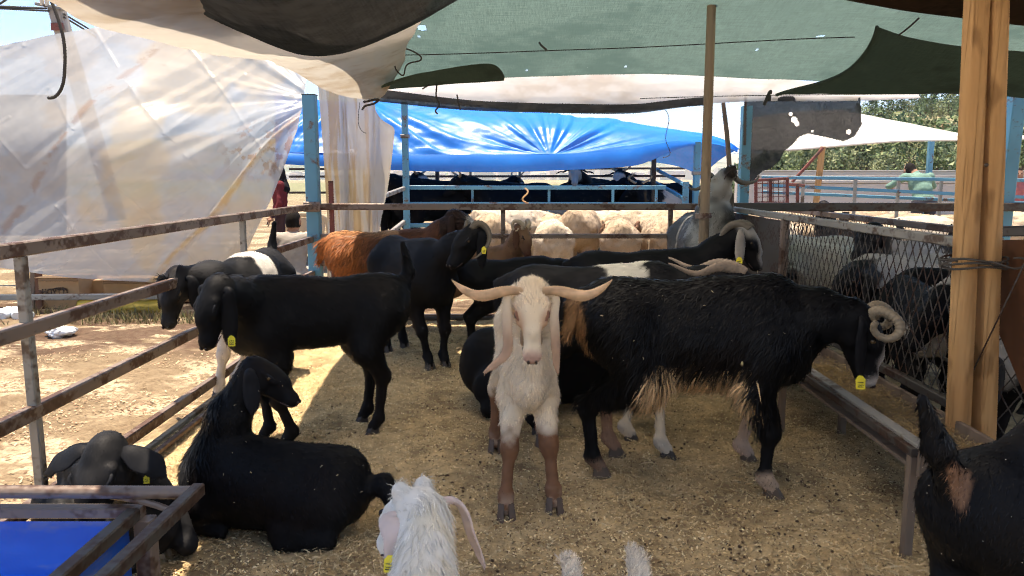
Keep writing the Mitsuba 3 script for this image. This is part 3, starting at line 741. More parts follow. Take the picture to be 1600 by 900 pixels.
cols = [(-160, 100, 408), (-60, 86, 412), (0, 74, 418), (80, 55, 430), (165, 42, 438), (260, 44, 440), (350, 50, 432), (420, 72, 414), (456, 96, 406), (479, 120, 398)]
rows = []
for t in np.linspace(0, 1, 9):
    rows.append([windbreak_pt(px + {6: -30, 7: -70, 8: -88, 9: -97}.get(i_, 0) * t ** 1.5, a + (b - a) * t, 0.12 * math.sin(px * 0.021 + 1) * math.sin(3 * t)) for i_, (px, a, b) in enumerate(cols)])
tie = at(474, 150, 7.0); lowL = at(235, 440, 7.3)


def wind_folds(u, v, P):
    x, z = P[..., 0], P[..., 2]
    d = 0.05 * nz(P * [0.8, 0.2, 1.3], 1.2, 3, 3)
    # creases fanning out from the tie at the post
    dx, dz = tie[0] - x, tie[2] - z
    rr = np.hypot(dx, dz); an = np.arctan2(dz, dx)
    d += 0.055 * (meshkit.noise(np.stack([an * 6.5, rr * 0.25, rr * 0], -1), 7) - 0.5) * np.clip(1.25 - rr / 3.4, 0, 1) * np.clip(rr * 2.5, 0, 1)
    d += 0.022 * (meshkit.noise(np.stack([an * 17, rr * 0.5, rr * 0], -1), 8) - 0.5) * np.clip(1.2 - rr / 2.6, 0, 1) * np.clip(rr * 2.5, 0, 1)
    ln = dz - dx * 1.08
    d += 0.05 * np.exp(-(ln / 0.045) ** 2) * np.clip(rr * 2, 0, 1) * np.clip(1.6 - rr / 2.2, 0, 1)
    # long slanting creases from lower left to the ridge
    s = (x * 0.55 - z * 0.83)
    d += 0.05 * (meshkit.noise(np.stack([s * 4.2, (x * .83 + z * .55) * 0.5, s * 0], -1), 9) - 0.5) * np.clip((z - 1.2) / 0.9, 0, 1)
    d += 0.018 * (meshkit.noise(np.stack([s * 13, (x * .83 + z * .55) * 0.8, s * 0], -1), 10) - 0.5)
    # folded when it lay in its pack
    for q, off in ((x * 0.75 + z * 0.66, 0.4), (x * 0.70 - z * 0.71, 0.1)):
        t = np.abs(((q + off) / 0.62) % 1 - 0.5)
        d += 0.006 * np.exp(-(t * 0.62 / 0.018) ** 2) * (meshkit.noise(P * 2.5, 12) > 0.42)
    return d


def wind_col(p, n, uv):
    f = fbm(p.x * 9, p.y * 9, p.z * 9, 4)
    b = fbm(p.x * 1.1, p.y, p.z * 1.5 + 3, 4)
    c = mix((0.40, 0.412, 0.41), (0.51, 0.515, 0.50), f)
    # rust-brown dust caught along the creases and splashed near the corner
    s = (p.x - float(tie[0])) * 0.90 + (float(tie[2]) - p.z) * -0.0
    dx, dz = float(tie[0]) - p.x, float(tie[2]) - p.z
    line = dr.abs(dz - dx * 1.08 - 0.10 * (fbm(p.x * 3, p.z * 3, 1.0, 2) - 0.5) * 2)
    streak = smoothstep(0.075, 0.012, line) * (0.4 + 0.6 * smoothstep(0.3, 0.6, f))
    splash = smoothstep(0.52, 0.66, fbm(p.x * 14, p.z * 14, 2.0, 4)) * smoothstep(0.62, 0.2, dr.sqrt(dr.square(dx - 0.42) + 3 * dr.square(dz - 0.47)))
    line2 = dr.abs((p.z - 1.9) + (p.x + 4.1) * -1.35 + 0.15 * (b - 0.5))
    streak2 = smoothstep(0.11, 0.02, line2) * smoothstep(0.42, 0.62, f)
    low = smoothstep(0.50, 0.66, fbm(p.x * 2.3 + 5, p.z * 4.2, 6.0, 4))
    yellow = smoothstep(0.52, 0.68, fbm(p.x * 2.0 - 8, p.z * 2.0 + 2, 7.0, 4))
    c = mix(c, (0.58, 0.46, 0.27), yellow * 0.6)
    c = mix(c, (0.48, 0.36, 0.22), low * 0.22)
    c = mix(c, (0.50, 0.31, 0.10), dr.clip(streak, 0, 1) * 0.8)
    return mix(c, (0.34, 0.18, 0.08), dr.clip(splash * 0.7 + streak2 * 0.45, 0, 0.9))


scene['m_windbreak'] = {'type': 'mask', 'opacity': 0.86, 'b': {'type': 'blendbsdf', 'weight': 0.25, 'a': {'type': 'principledthin', 'base_color': tex(wind_col), 'roughness': 0.3, 'diff_trans': 1.0, 'eta': 1.4, 'spec_trans': 0.0},
                       'b': two({'type': 'principled', 'base_color': tex(wind_col), 'roughness': 0.3, 'specular': 0.9})}}
single('plastic_windbreak', sheet(rows, 220, 320, wind_folds), 'm_windbreak', 'huge creased translucent white plastic windbreak tied to the blue corner post', 'plastic sheet', smooth=True)
# the plastic's other end, hanging in folds right of the post
top = [at(px, py, 7.12 + 0.05 * math.sin(i * 2.1)) for i, (px, py) in enumerate(((493, 122), (512, 124), (532, 128), (553, 136), (574, 152), (594, 176), (609, 203)))]
bot = [at(px, py, 7.25 + 0.06 * math.sin(i * 1.7)) for i, (px, py) in enumerate(((520, 436), (534, 436), (548, 436), (560, 434), (572, 430), (582, 424), (592, 410)))]
rows = [[a + (b - a) * t for a, b in zip(top, bot)] for t in np.linspace(0, 1, 5)]
def drape_folds(u, v, P):
    return 0.13 * (meshkit.noise(np.stack([v * 7, u * 0.8, u * 0], -1), 5) - 0.5) + 0.02 * (meshkit.noise(np.stack([v * 19, u * 1.5, u * 0], -1), 6) - 0.5)
def drape_col(p, n, uv):
    f = fbm(p.x * 26, p.z * 1.6, 2.0, 4); b = fbm(p.x * 9, p.z * 5, 4.0, 3)
    c = mix((0.54, 0.485, 0.40), (0.61, 0.565, 0.48), b)
    return mix(c, (0.50, 0.33, 0.13), smoothstep(0.44, 0.62, f) * 0.8 * smoothstep(-1.1, -1.5, p.x))
scene['m_drape'] = {'type': 'mask', 'opacity': 0.93, 'b': {'type': 'principledthin', 'base_color': tex(drape_col), 'roughness': 0.35, 'diff_trans': 0.95, 'eta': 1.35, 'spec_trans': 0.0}}
single('plastic_drape', sheet(rows, 120, 120, drape_folds), 'm_drape', 'yellow-stained plastic drape hanging in folds right of the blue corner post', 'plastic sheet', smooth=True)

# grey tarpaulin behind the windbreak's left end
rows = [[at(px, py + a, 9.3) for px, py in ((-260, 148), (-100, 148), (104, 148))] for a in (0, 100, 220)]
single('grey_tarp', sheet(rows, 20, 20, None, None, 2), 'm_brown_net', 'dark tarpaulin showing through the left end of the plastic windbreak', 'tarpaulin', smooth=True)

# --------------------------------------------------- blue tarpaulin over the next pens
crease = [at(px, py, D) for px, py, D in ((430, 238, 10.6), (560, 240, 10.6), (640, 241, 10.7), (780, 241, 10.7), (880, 240, 10.8), (960, 236, 10.9), (1010, 228, 11.0), (1060, 220, 11.2), (1110, 222, 11.4), (1152, 236, 11.6))]
ridge = [at(px, py, D) for px, py, D in ((430, 150, 12.5), (560, 160, 12.5), (640, 160, 12.5), (780, 172, 12.5), (880, 180, 12.5), (960, 188, 12.5), (1010, 196, 12.4), (1060, 204, 12.2), (1110, 212, 12.0), (1152, 234, 11.7))]
def tarp_mid(t, dD):
    out = []
    for a, b in zip(crease, ridge):
        pa, pb = (a[2] - EYE) / a[1], (b[2] - EYE) / b[1]
        D = a[1] + dD * (b[1] - a[1]); x = (a[0] / a[1] + (b[0] / b[1] - a[0] / a[1]) * t) * D
        out.append(np.array([x, D, EYE + (pa + (pb - pa) * t) * D]))
    return out


rows = [crease, tarp_mid(0.25, 0.07), tarp_mid(0.55, 0.165), tarp_mid(0.8, 0.38), ridge] + [[b + [0, 0.9, -0.12] for b in ridge], [b + [0, 2.2, -0.45] for b in ridge]]
c1, c2 = at(560, 150, 12.5), at(858, 246, 10.8)


def tarp_folds(u, v, P):
    x, z = P[..., 0], P[..., 2]
    d = 0.05 * nz(P, 0.8, 3, 4)
    for c, f1, f2, R, seed, amp in ((c1, 34, 80, 3.2, 3, 0.095), (c2, 20, 52, 2.1, 4, 0.085)):
        dx, dz = x - c[0], (z - c[2]) * 1.6
        rr = np.hypot(dx, dz); an = np.arctan2(dz, dx)
        k = np.clip(1.15 - rr / R, 0, 1) * np.clip(rr * 1.6, 0, 1)
        d += amp * k * (meshkit.noise(np.stack([an * f1 / 6.28 * 2, rr * 0.2, rr * 0], -1), seed) - 0.5)
        d += amp * 0.4 * k * (meshkit.noise(np.stack([an * f2 / 6.28 * 2, rr * 0.5, rr * 0], -1), seed + 5) - 0.5)
    d += 0.016 * (meshkit.noise(P * [9, 9, 16], 6) - 0.5) * np.clip(1 - v * 1.1, 0.2, 1)
    return d * np.clip(u * 12, 0, 1)


k = thing('blue_tarp', 'glossy bright blue tarpaulin stretched over the pens behind', 'tarpaulin')
part(k, 'roof', sheet(rows, 300, 420, tarp_folds), 'm_blue_tarp', smooth=True)
val = [at(px, py, D) for px, py, D in ((430, 256, 10.55), (560, 263, 10.55), (640, 267, 10.65), (780, 269, 10.65), (880, 266, 10.75), (960, 262, 10.85), (1010, 254, 10.95), (1060, 233, 11.15), (1110, 226, 11.35), (1152, 238, 11.58))]
part(k, 'valance', sheet([crease, [(a + b) / 2 + [0, -0.02, 0] for a, b in zip(crease, val)], val], 24, 300, lambda u, v, P: 0.05 * nz(P * [1.5, 0, 1], 2, 3, 9) * u, None, 2), 'm_blue_tarp', 'front valance of the tarpaulin', smooth=True)
for px, y0_, y1_, D, w, lab in ((632, 160, 400, 10.5, 0.085, 'blue steel post under the left part of the blue tarpaulin'), (1090, 222, 330, 11.3, 0.09, 'blue steel post under the right end of the blue tarpaulin')):
    kk = thing('tarp_post', lab, 'post', 'posts under the blue tarpaulin')
    p = at(px, y0_, D)
    part(kk, 'post', beam((p[0], D, -0.05), (p[0], D, p[2]), w), 'm_blue_paint')
    part(kk, 'clamp', slab((p[0], D, p[2] - 0.45), (w + 0.03, w + 0.03, 0.05)), 'm_grey_rail')
kk = thing('tarp_post', 'short dark post standing where the blue tarpaulin sags lowest', 'post', 'posts under the blue tarpaulin')
p = at(1022, 240, 12.4)
part(kk, 'post', beam((p[0], 12.4, -0.05), (p[0], 12.4, p[2]), 0.07), 'm_dark_steel')
for px, lab in ((540, 'left'), (683, 'right')):
    kk = thing('tarp_post', f'thin dark post behind the black cattle, the {lab} one', 'post', 'posts under the blue tarpaulin')
    p = at(px, 262, 14.2)
    part(kk, 'post', beam((p[0], 14.2, -0.05), (p[0], 14.2, p[2] + 0.3), 0.07), 'm_dark_steel')

# --------------------------------------------------- fences of the pens behind
k = thing('pen_fence', 'blue painted rail fence between the sheep and the black cattle', 'fence')
for py in (293, 319, 352):
    a, b = at(610, py, 10.62), at(1062, py, 12.3)
    a = at(632, py, 10.6); b = at(1040, py, 10.9)
    part(k, 'rail', beam(a, b, 0.05, 0.06), 'm_blue_paint')
for px in (738, 858, 958, 1026):
    p = at(px, 300, 10.78)
    part(k, 'post', beam((p[0], 10.80, -0.05), (p[0], 10.80, 1.2), 0.035), 'm_blue_paint')
for py0, py1 in ((294, 306), (346, 372)):
    part(k, 'side_rail', beam(at(632, py0, 10.55), at(600, py1, 8.6), 0.05), 'm_grey_rail')
part(k, 'knotted_cord', rope([at(820, 294, 10.55), at(824, 302, 10.52), at(818, 308, 10.52), at(826, 318, 10.55)], 0.012), 'm_card', 'pale cord knotted on the upper rail')
k = thing('pen_fence', 'dark rail fence far behind the black cattle', 'fence')
for py in (263, 275, 300):
    part(k, 'rail', beam(at(452, py + 1, 15.2), at(1070, py, 15.2), 0.045), 'm_dark_steel')
for px in (482, 560, 600, 735, 812, 1018):
    p = at(px, 262, 15.25); part(k, 'post', beam((p[0], 15.25, -0.05), (p[0], 15.25, p[2]), 0.05), 'm_grey_rail')
k = thing('pen_fence', 'rail fence slanting down at the right end of the blue tarpaulin', 'fence')
for a, b in (((1024, 264, 12.6), (1072, 290, 10.9)), ((1024, 285, 12.6), (1072, 312, 10.9))):
    part(k, 'rail', beam(at(*a), at(*b), 0.045), 'm_blue_paint')
p = at(1072, 284, 10.9); part(k, 'post', beam((p[0], 10.9, -0.05), (p[0], 10.9, p[2]), 0.08), 'm_blue_paint')
k = thing('pen_fence', 'pale blue rail fence across the sheep pens on the right', 'fence')
for (a, b) in (((1190, 277, 11.0), (1620, 282, 10.2)), ((1190, 289, 11.0), (1620, 309, 10.2)), ((1190, 300, 11.4), (1620, 318, 10.5))):
    part(k, 'rail', beam(at(*a), at(*b), 0.045), 'm_blue_paint')
for px in (1258, 1340, 1408, 1475, 1560):
    p = at(px, 280, 10.6); part(k, 'post', beam((p[0], 10.66, -0.05), (p[0], 10.66, p[2]), 0.04), 'm_grey_rail')
k = thing('hurdle_gate', 'small red oxide gate with a wire grid beside the upturned goat', 'gate')
for a, b in (((1180, 282, 8.6), (1230, 279, 8.8)), ((1180, 318, 8.6), (1230, 318, 8.8)), ((1181, 280, 8.6), (1181, 322, 8.6)), ((1204, 279, 8.7), (1204, 322, 8.7)), ((1230, 278, 8.8), (1230, 322, 8.8)), ((1230, 288, 8.8), (1256, 290, 9.0)), ((1246, 290, 8.9), (1246, 322, 8.9))):
    part(k, 'bar', beam(at(*a), at(*b), 0.032), 'm_red_oxide')
for q in range(6):
    part(k, 'wire', beam(at(1183 + q * 8.4, 281, 8.66), at(1183 + q * 8.4, 320, 8.66), 0.008), 'm_red_oxide')
for q in range(5):
    part(k, 'wire', beam(at(1181, 287 + q * 7, 8.67), at(1229, 286 + q * 7, 8.77), 0.008), 'm_red_oxide')

# low pale road walls behind the pens on the right
scene['m_concrete'] = two({'type': 'principled', 'base_color': tex(lambda p, n, uv: mix((0.50, 0.47, 0.43), (0.36, 0.33, 0.30), fbm(p.x * 1.3, p.y * 1.3, p.z * 6, 4))), 'roughness': 0.95, 'specular': 0.1})
for n_, (py0, py1, D, lab) in enumerate(((268, 275, 52, 'far pale concrete wall running below the wooded hill'), (277, 283, 40, 'middle pale concrete wall behind the right-hand pens'), (286, 296, 28, 'nearest low grey wall behind the right-hand sheep'))):
    a, b = at(1150, py0, D), at(1900, py0 + 4, D)
    zb = 0.0
    k = thing('road_wall', lab, 'wall', 'low walls behind the pens')
    part(k, 'wall', beam((a[0], D, a[2] / 2 - 0.05), (b[0], D, a[2] / 2 - 0.05), 0.3, a[2] + 0.1), 'm_concrete')
    part(k, 'coping', beam((a[0], D, a[2] + 0.05), (b[0], D, a[2] + 0.05), 0.4, 0.1), 'm_concrete')

# white canvas shelter beyond the sheep
k = thing('white_shelter', 'white canvas shelter over the far sheep pens in front of the wooded hill', 'shelter')
eave = [at(px, py, D) for px, py, D in ((1090, 214, 15.0), (1150, 232, 15.0), (1210, 235, 15.0), (1300, 229, 15.0), (1400, 221, 15.2), (1510, 219, 15.6), (1640, 214, 16.0))]
mid = [at(px, py, D) for px, py, D in ((1100, 206, 16.2), (1150, 210, 16.2), (1210, 200, 16.4), (1300, 195, 16.4), (1400, 200, 16.4), (1510, 211, 16.4), (1640, 210, 16.5))]
rdg = [at(px, py, D) for px, py, D in ((1100, 203, 17.5), (1150, 190, 17.5), (1210, 178, 17.5), (1300, 172, 17.5), (1352, 179, 17.5), (1510, 208, 17.0), (1640, 208, 17.0))]
part(k, 'canvas', sheet([eave, mid, rdg], 60, 160, lambda u, v, P: 0.06 * nz(P * [1, 2, 1], 0.9, 3, 3), None, 2), 'm_tent', smooth=True)
part(k, 'hem', rope(eave, 0.02, 60), 'm_tent')
for px, py0, px1, D, mat, nm in ((1285, 229, 1277, 15.0, 'm_log', 'timber_post'), (1455, 221, 1449, 15.3, 'm_blue_paint', 'blue_post')):
    a = at(px, py0, D); b = at(px1, 300, D); b = a + (b - a) * (a[2] / (a[2] - b[2]))
    part(k, nm, beam(b, a, 0.10), mat, 'orange timber post of the shelter' if 'timber' in nm else 'blue post of the shelter')
part(k, 'brace', beam(at(1286, 231, 14.9), at(1238, 284, 14.9), 0.05), 'm_red_oxide', 'slanting red brace')

# unseen white roof slope added behind the camera to bounce fill onto the animals
k = thing('white_shelter', 'unseen white canvas roof added behind the camera to bounce fill light', 'shelter')
rr = [[np.array([x, y, z + 0.06 * math.sin(x * 1.3)]) for x in np.linspace(-6.5, 5.5, 7)] for y, z in ((-1.8, 1.55), (-2.6, 2.2), (-3.6, 2.95), (-4.8, 3.75))]
part(k, 'canvas', sheet(rr, 40, 80, lambda u, v, P: 0.06 * nz(P, 0.9, 3, 3), None, 2), 'm_tent', smooth=True)
for x in (-6.4, -2.4, 1.6, 5.4):
    part(k, 'post', beam((x, -1.85, -0.05), (x, -1.85, 1.56), 0.08), 'm_log'); part(k, 'post', beam((x, -4.8, -0.05), (x, -4.8, 3.74), 0.08), 'm_log')

# --------------------------------------------------- blue trough, front left
k = thing('water_trough', 'blue plastic trough in a rusty angle iron frame at the front left', 'trough')
yf, zf, xr = 1.86, 0.50, -0.815
part(k, 'top_pipe', sweep([[-2.0, yf, zf], [-1.4, yf, zf + .002], [xr, yf, zf]], 0.017, sides=14), 'm_rail', smooth=40)
part(k, 'side_bar', beam((xr, yf + 0.02, zf), (xr - 0.02, 0.5, zf), 0.032, 0.034), 'm_dark_steel')
part(k, 'end_bar', beam((-2.0, 1.862, 0.448), (-0.955, 1.862, 0.448), 0.034, 0.028), 'm_rail')
part(k, 'rim_bar', beam((-0.972, 1.845, 0.447), (-0.975, 0.5, 0.447), 0.036, 0.034), 'm_dark_steel')
part(k, 'bent_rod', rope([(-1.06, 1.90, 0.475), (-0.99, 1.87, 0.478), (-0.92, 1.85, 0.472), (-0.865, 1.84, 0.455)], 0.009, 20, 8), 'm_rail')
part(k, 'leg', beam((-0.945, 1.85, -0.03), (-0.945, 1.85, 0.434), 0.045), 'm_rail')
part(k, 'leg', beam((xr - 0.02, 0.9, -0.03), (xr - 0.02, 0.9, 0.48), 0.04), 'm_rail')
part(k, 'brace', beam((-0.955, 1.80, 0.14), (-0.955, 1.35, 0.43), 0.035, 0.02), 'm_plank')
part(k, 'brace', beam((-0.90, 1.5, 0.10), (-0.84, 1.45, 0.48), 0.03, 0.02), 'm_rail')
part(k, 'bolt', sweep([[-1.49, 1.84, 0.437], [-1.49, 1.825, 0.425]], 0.008, sides=8), 'm_rail')
# the basin: half-round, ribbed at the back, open upwards
th = np.linspace(0, 1, 26)
prof = np.stack([1.84 - 0.03 * th - 0.0 * th, 0.43 - 0.30 * th], -1)
prof = np.vstack([prof, [[1.79, 0.11], [1.74, 0.095], [1.6, 0.09], [1.2, 0.085], [0.7, 0.085], [0.5, 0.085]]])
xs = np.linspace(-2.0, -0.985, 40)
bz = prof[:, 1][:, None] + 0 * xs
by = prof[:, 0][:, None] + 0.006 * np.exp(-((bz - 0.27) / 0.012) ** 2) + 0.004 * meshkit.noise(np.stack([xs[None] * 6 + 0 * bz, bz * 8, 0 * bz], -1), 5)
bv = np.stack([xs[None] + 0 * bz, by, bz], -1).reshape(-1, 3)
i, j = np.meshgrid(np.arange(len(prof) - 1), np.arange(39), indexing='ij')
bf = np.stack([i * 40 + j, i * 40 + j + 1, (i + 1) * 40 + j + 1, (i + 1) * 40 + j], -1).reshape(-1, 4)
part(k, 'basin', (bv, bf), 'm_blue_plastic', 'scuffed blue plastic basin', smooth=35)
part(k, 'basin_side', cat([beam((-0.987, 1.84, 0.265), (-0.987, 0.5, 0.265), 0.006, 0.34)]), 'm_blue_plastic')

# --------------------------------------------------- things lying under the plastic windbreak
def carton(name, px0, px1, py0, py1, D, depth, label, rot=0.0, flaps=True):
    a, b = at(px0, py1, D), at(px1, py0, D)
    z0, z1 = max(a[2], 0.0), b[2]
    cx_, w_ = (a[0] + b[0]) / 2, b[0] - a[0]
    k = thing(name, label, 'box', 'cartons under the plastic')
    part(k, 'body', slab((cx_, D + depth / 2, (z0 + z1) / 2), (w_, depth, z1 - z0), rot), 'm_card')
    if flaps:
        part(k, 'flap', beam((cx_ - w_ / 2, D - 0.01, z1 + 0.005), (cx_ + w_ / 2, D - 0.01, z1 + 0.005), 0.09, 0.006), 'm_card')
        part(k, 'tape', slab((cx_, D - 0.003, z1 - 0.02), (w_ * 0.98, 0.002, 0.03)), 'm_matte_tape')
    return k


scene['m_matte_tape'] = two({'type': 'principled', 'base_color': {'type': 'rgb', 'value': [0.30, 0.19, 0.10]}, 'roughness': 0.4})
scene['m_ink'] = two({'type': 'principled', 'base_color': {'type': 'rgb', 'value': [0.05, 0.03, 0.02]}, 'roughness': 0.8})
k = carton('carton', 64, 122, 434, 490, 7.55, 0.35, 'brown carton printed with dark lettering beside the loose planks')
t = meshkit.text_mesh('HOYTT', 0.062, 0.002, True)
t.apply_transform(trimesh.transformations.rotation_matrix(math.pi / 2, [1, 0, 0])); t.apply_translation(at(67, 461, 7.54) + [0, -0.004, 0])
t.vertices[:, 0] = at(67, 461, 7.54)[0] + (t.vertices[:, 0] - t.vertices[:, 0].min()) * (0.235 / np.ptp(t.vertices[:, 0]))
part(k, 'print', t, 'm_ink', 'dark printed word HOYTT')
part(k, 'swoosh', rope([at(80, 452, 7.535), at(92, 450, 7.535), at(103, 452, 7.535), at(105, 458, 7.535)], 0.006), 'm_ink')
carton('carton', 124, 160, 438, 476, 7.8, 0.4, 'darker brown carton behind the printed one', flaps=False)
carton('carton', 163, 262, 438, 470, 7.7, 0.4, 'wide brown carton under the middle of the windbreak')
carton('carton', 264, 330, 432, 472, 7.9, 0.4, 'plain carton at the right under the windbreak')
for q, (a, b, w_, lab) in enumerate(((30, 34, 0.05, 'narrow dark plank leaning leftmost'), (40, 42, 0.06, 'grey plank leaning second from the left'), (52, 50, 0.05, 'thin pale plank leaning third from the left'), (60, 62, 0.07, 'wide reddish plank leaning against the printed carton'))):
    k = single('loose_plank', beam(at(b, 486, 7.5), at(a, 424, 7.62), w_, 0.025, up=(0, 1, 0)), 'm_board' if q % 3 == 0 else 'm_plank', lab, 'plank', 'planks under the windbreak')
single('timber_beam', beam(at(-60, 465, 7.35), at(262, 463, 7.35), 0.06, 0.055), 'm_grey_rail', 'long grey bar lying across in front of the cartons', 'beam')
scene['m_sack'] = two({'type': 'bumpmap', 'arbitrary': proc(lambda p, n, uv: fbm(p.x * 40, p.y * 40, p.z * 40, 3), eps=0.003), 'scale': 0.02, 'bsdf': {'type': 'principled', 'base_color': tex(lambda p, n, uv: mix((0.42, 0.27, 0.025), (0.56, 0.40, 0.06), fbm(p.x * 9, p.y * 9, p.z * 9, 3))), 'roughness': 0.6}})
for px0, px1, lab in ((128, 205, 'yellow plastic sack lying left under the windbreak'), (186, 258, 'yellow plastic sack lying right under the windbreak')):
    a, b = at(px0, 479, 7.4), at(px1, 479, 7.4)
    ss = sweep(spline([a, a * .7 + b * .3 + [0, 0, .01], a * .3 + b * .7, b], 30), 0.075 + 0.012 * np.sin(np.linspace(0, 9, 30)), 0.10, sides=20)
    ss.vertices += (0.02 * nz(ss.vertices, 9, 3, 3))[:, None] * [0.3, 1, 1]
    single('yellow_sack', ss, 'm_sack', lab, 'sack', 'yellow sacks', smooth=True)
scene['m_clear'] = two({'type': 'principled', 'base_color': {'type': 'rgb', 'value': [0.62, 0.66, 0.68]}, 'roughness': 0.15, 'specular': 0.6})
for q, (px, py, lab) in enumerate(((4, 478, 'leftmost'), (16, 480, 'second from the left'), (28, 482, 'third from the left'), (40, 486, 'last, nearest the cartons'))):
    c0 = at(px, py, 7.1); kk = thing('water_bottle', f'empty clear plastic bottle lying by the cartons, {lab}', 'bottle', 'bottles by the cartons')
    c0[2] = 0.045
    ax = np.array([math.cos(1.2 + q * 0.4), math.sin(1.2 + q * .4), 0.12])
    part(kk, 'body', sweep([c0 - ax * 0.13, c0 - ax * .12, c0 - ax * 0.04, c0, c0 + ax * 0.06, c0 + ax * 0.11, c0 + ax * 0.125], [0.035, 0.043, 0.043, 0.040, 0.043, 0.02, 0.016], sides=14), 'm_clear', smooth=40)
    part(kk, 'cap', sweep([c0 + ax * 0.125, c0 + ax * 0.145], 0.018, sides=12), 'm_blue_plastic', smooth=40)
c0 = gr(95, 523)
bag = trimesh.creation.icosphere(4, 1.0); bag.vertices *= [0.12, 0.10, 0.05]
bag.vertices += (0.075 * nz(bag.vertices, 22, 3, 4))[:, None] * unit(bag.vertices); bag.apply_translation(c0 + [0, 0, 0.03])
single('plastic_bag', bag, 'm_clear', 'crumpled white plastic bag on the dirt left of the pen', 'bag', smooth=True)
# weeds along the foot of the windbreak
r = np.random.default_rng(8)
n = 1700
px = r.uniform(-20, 470, n); D = r.uniform(6.7, 7.3, n)
x = (px - 800) / 1168 * D
kq = (meshkit.noise(np.stack([x * 2.2, D * 3, x * 0], -1), 3) > 0.42)
x, D = x[kq], D[kq]; n = len(x)
h_ = r.uniform(0.03, 0.13, n); lean = r.normal(0, 0.4, (n, 2)); wv = np.stack([np.cos(x * 99), np.sin(x * 99), x * 0], -1) * 0.006
b0 = np.stack([x, D, x * 0], -1); t0 = b0 + np.stack([lean[:, 0] * h_, lean[:, 1] * h_, h_], -1)
v = np.stack([b0 - wv, b0 + wv, t0], 1).reshape(-1, 3)
gcol = np.array([(0.09, 0.10, 0.04), (0.22, 0.18, 0.09), (0.13, 0.12, 0.055), (0.28, 0.22, 0.12)])[r.integers(0, 4, n)]
single('weeds', (v, np.arange(3 * n).reshape(-1, 3)), 'm_leaf', 'dry grass and weeds along the foot of the windbreak', 'grass', kind='stuff', color=np.repeat(gcol, 3, 0))

# --------------------------------------------------- chair, ropes, wires, electricity pole
scene['m_chair'] = two({'type': 'principled', 'base_color': {'type': 'rgb', 'value': [0.66, 0.56, 0.40]}, 'roughness': 0.4, 'specular': 0.4})
k = thing('plastic_chair', 'cream moulded plastic chair behind the seated man', 'chair')
o = at(489, 380, 8.75); cx_, D = o[0], 8.75
def cp(x, y, z): return np.array([cx_ + x, D + y, z])
part(k, 'seat', slab(cp(0, 0.1, 0.43), (0.46, 0.44, 0.03), ch=0.012), 'm_chair')
part(k, 'back_frame', sweep(spline([cp(-0.22, -0.12, 0.43), cp(-0.225, -0.16, 0.65), cp(-0.19, -0.19, 0.86), cp(0, -0.2, 0.9), cp(0.19, -0.19, 0.86), cp(0.225, -0.16, 0.65), cp(0.22, -0.12, 0.43)], 50), 0.03, 0.014, ref_dir=(1, 0, 0), sides=10), 'm_chair', smooth=40)
part(k, 'back_panel', beam(cp(-0.19, -0.185, 0.79), cp(0.19, -0.185, 0.79), 0.014, 0.15), 'm_chair')
for q in range(7):
    part(k, 'back_slat', beam(cp(-0.165 + q * 0.055, -0.14, 0.45), cp(-0.165 + q * 0.055, -0.18, 0.72), 0.03, 0.012, up=(0, 1, 0)), 'm_chair')
for sx in (-1, 1):
    for yy in (-0.12, 0.28):
        part(k, 'leg', beam(cp(sx * 0.2, yy, 0.42), cp(sx * 0.23, yy + (0.04 if yy > 0 else -0.05), 0.0), 0.045), 'm_chair')
    part(k, 'arm_rest', sweep(spline([cp(sx * 0.225, -0.16, 0.66), cp(sx * 0.25, 0.05, 0.66), cp(sx * 0.25, 0.24, 0.62), cp(sx * 0.23, 0.28, 0.42)], 20), 0.025, 0.012, sides=8), 'm_chair', smooth=40)

scene['m_rope'] = two({'type': 'principled', 'base_color': {'type': 'rgb', 'value': [0.035, 0.033, 0.03]}, 'roughness': 0.8})
single('hanging_cord', rope([at(76, -10, 2.85), at(88, 22, 2.85), at(99, 60, 2.85), at(101, 110, 2.85), at(95, 140, 2.85), at(84, 152, 2.85), at(75, 153, 2.85)], 0.0058, 40, 8), 'm_rope', 'dark cord hanging free from the canopy edge at the upper left', 'cord')
w1 = [at(626, 86, 5.9), at(720, 84, 5.85), at(860, 79, 5.8), at(1000, 74, 5.7), at(1150, 66, 5.6), at(1336, 58, 5.4)]
single('roof_wire', rope(w1, 0.0038, 60), 'm_rope', 'upper thin wire strung under the green roof sheet', 'wire', 'wires under the roof')
w2 = [at(1000, 154, 6.7), at(1200, 149, 6.7), at(1400, 147, 6.7), at(1600, 145, 6.7)]
single('roof_wire', rope(w2, 0.0035, 40), 'm_rope', 'lower thin wire strung along the back edge of the roof', 'wire', 'wires under the roof')
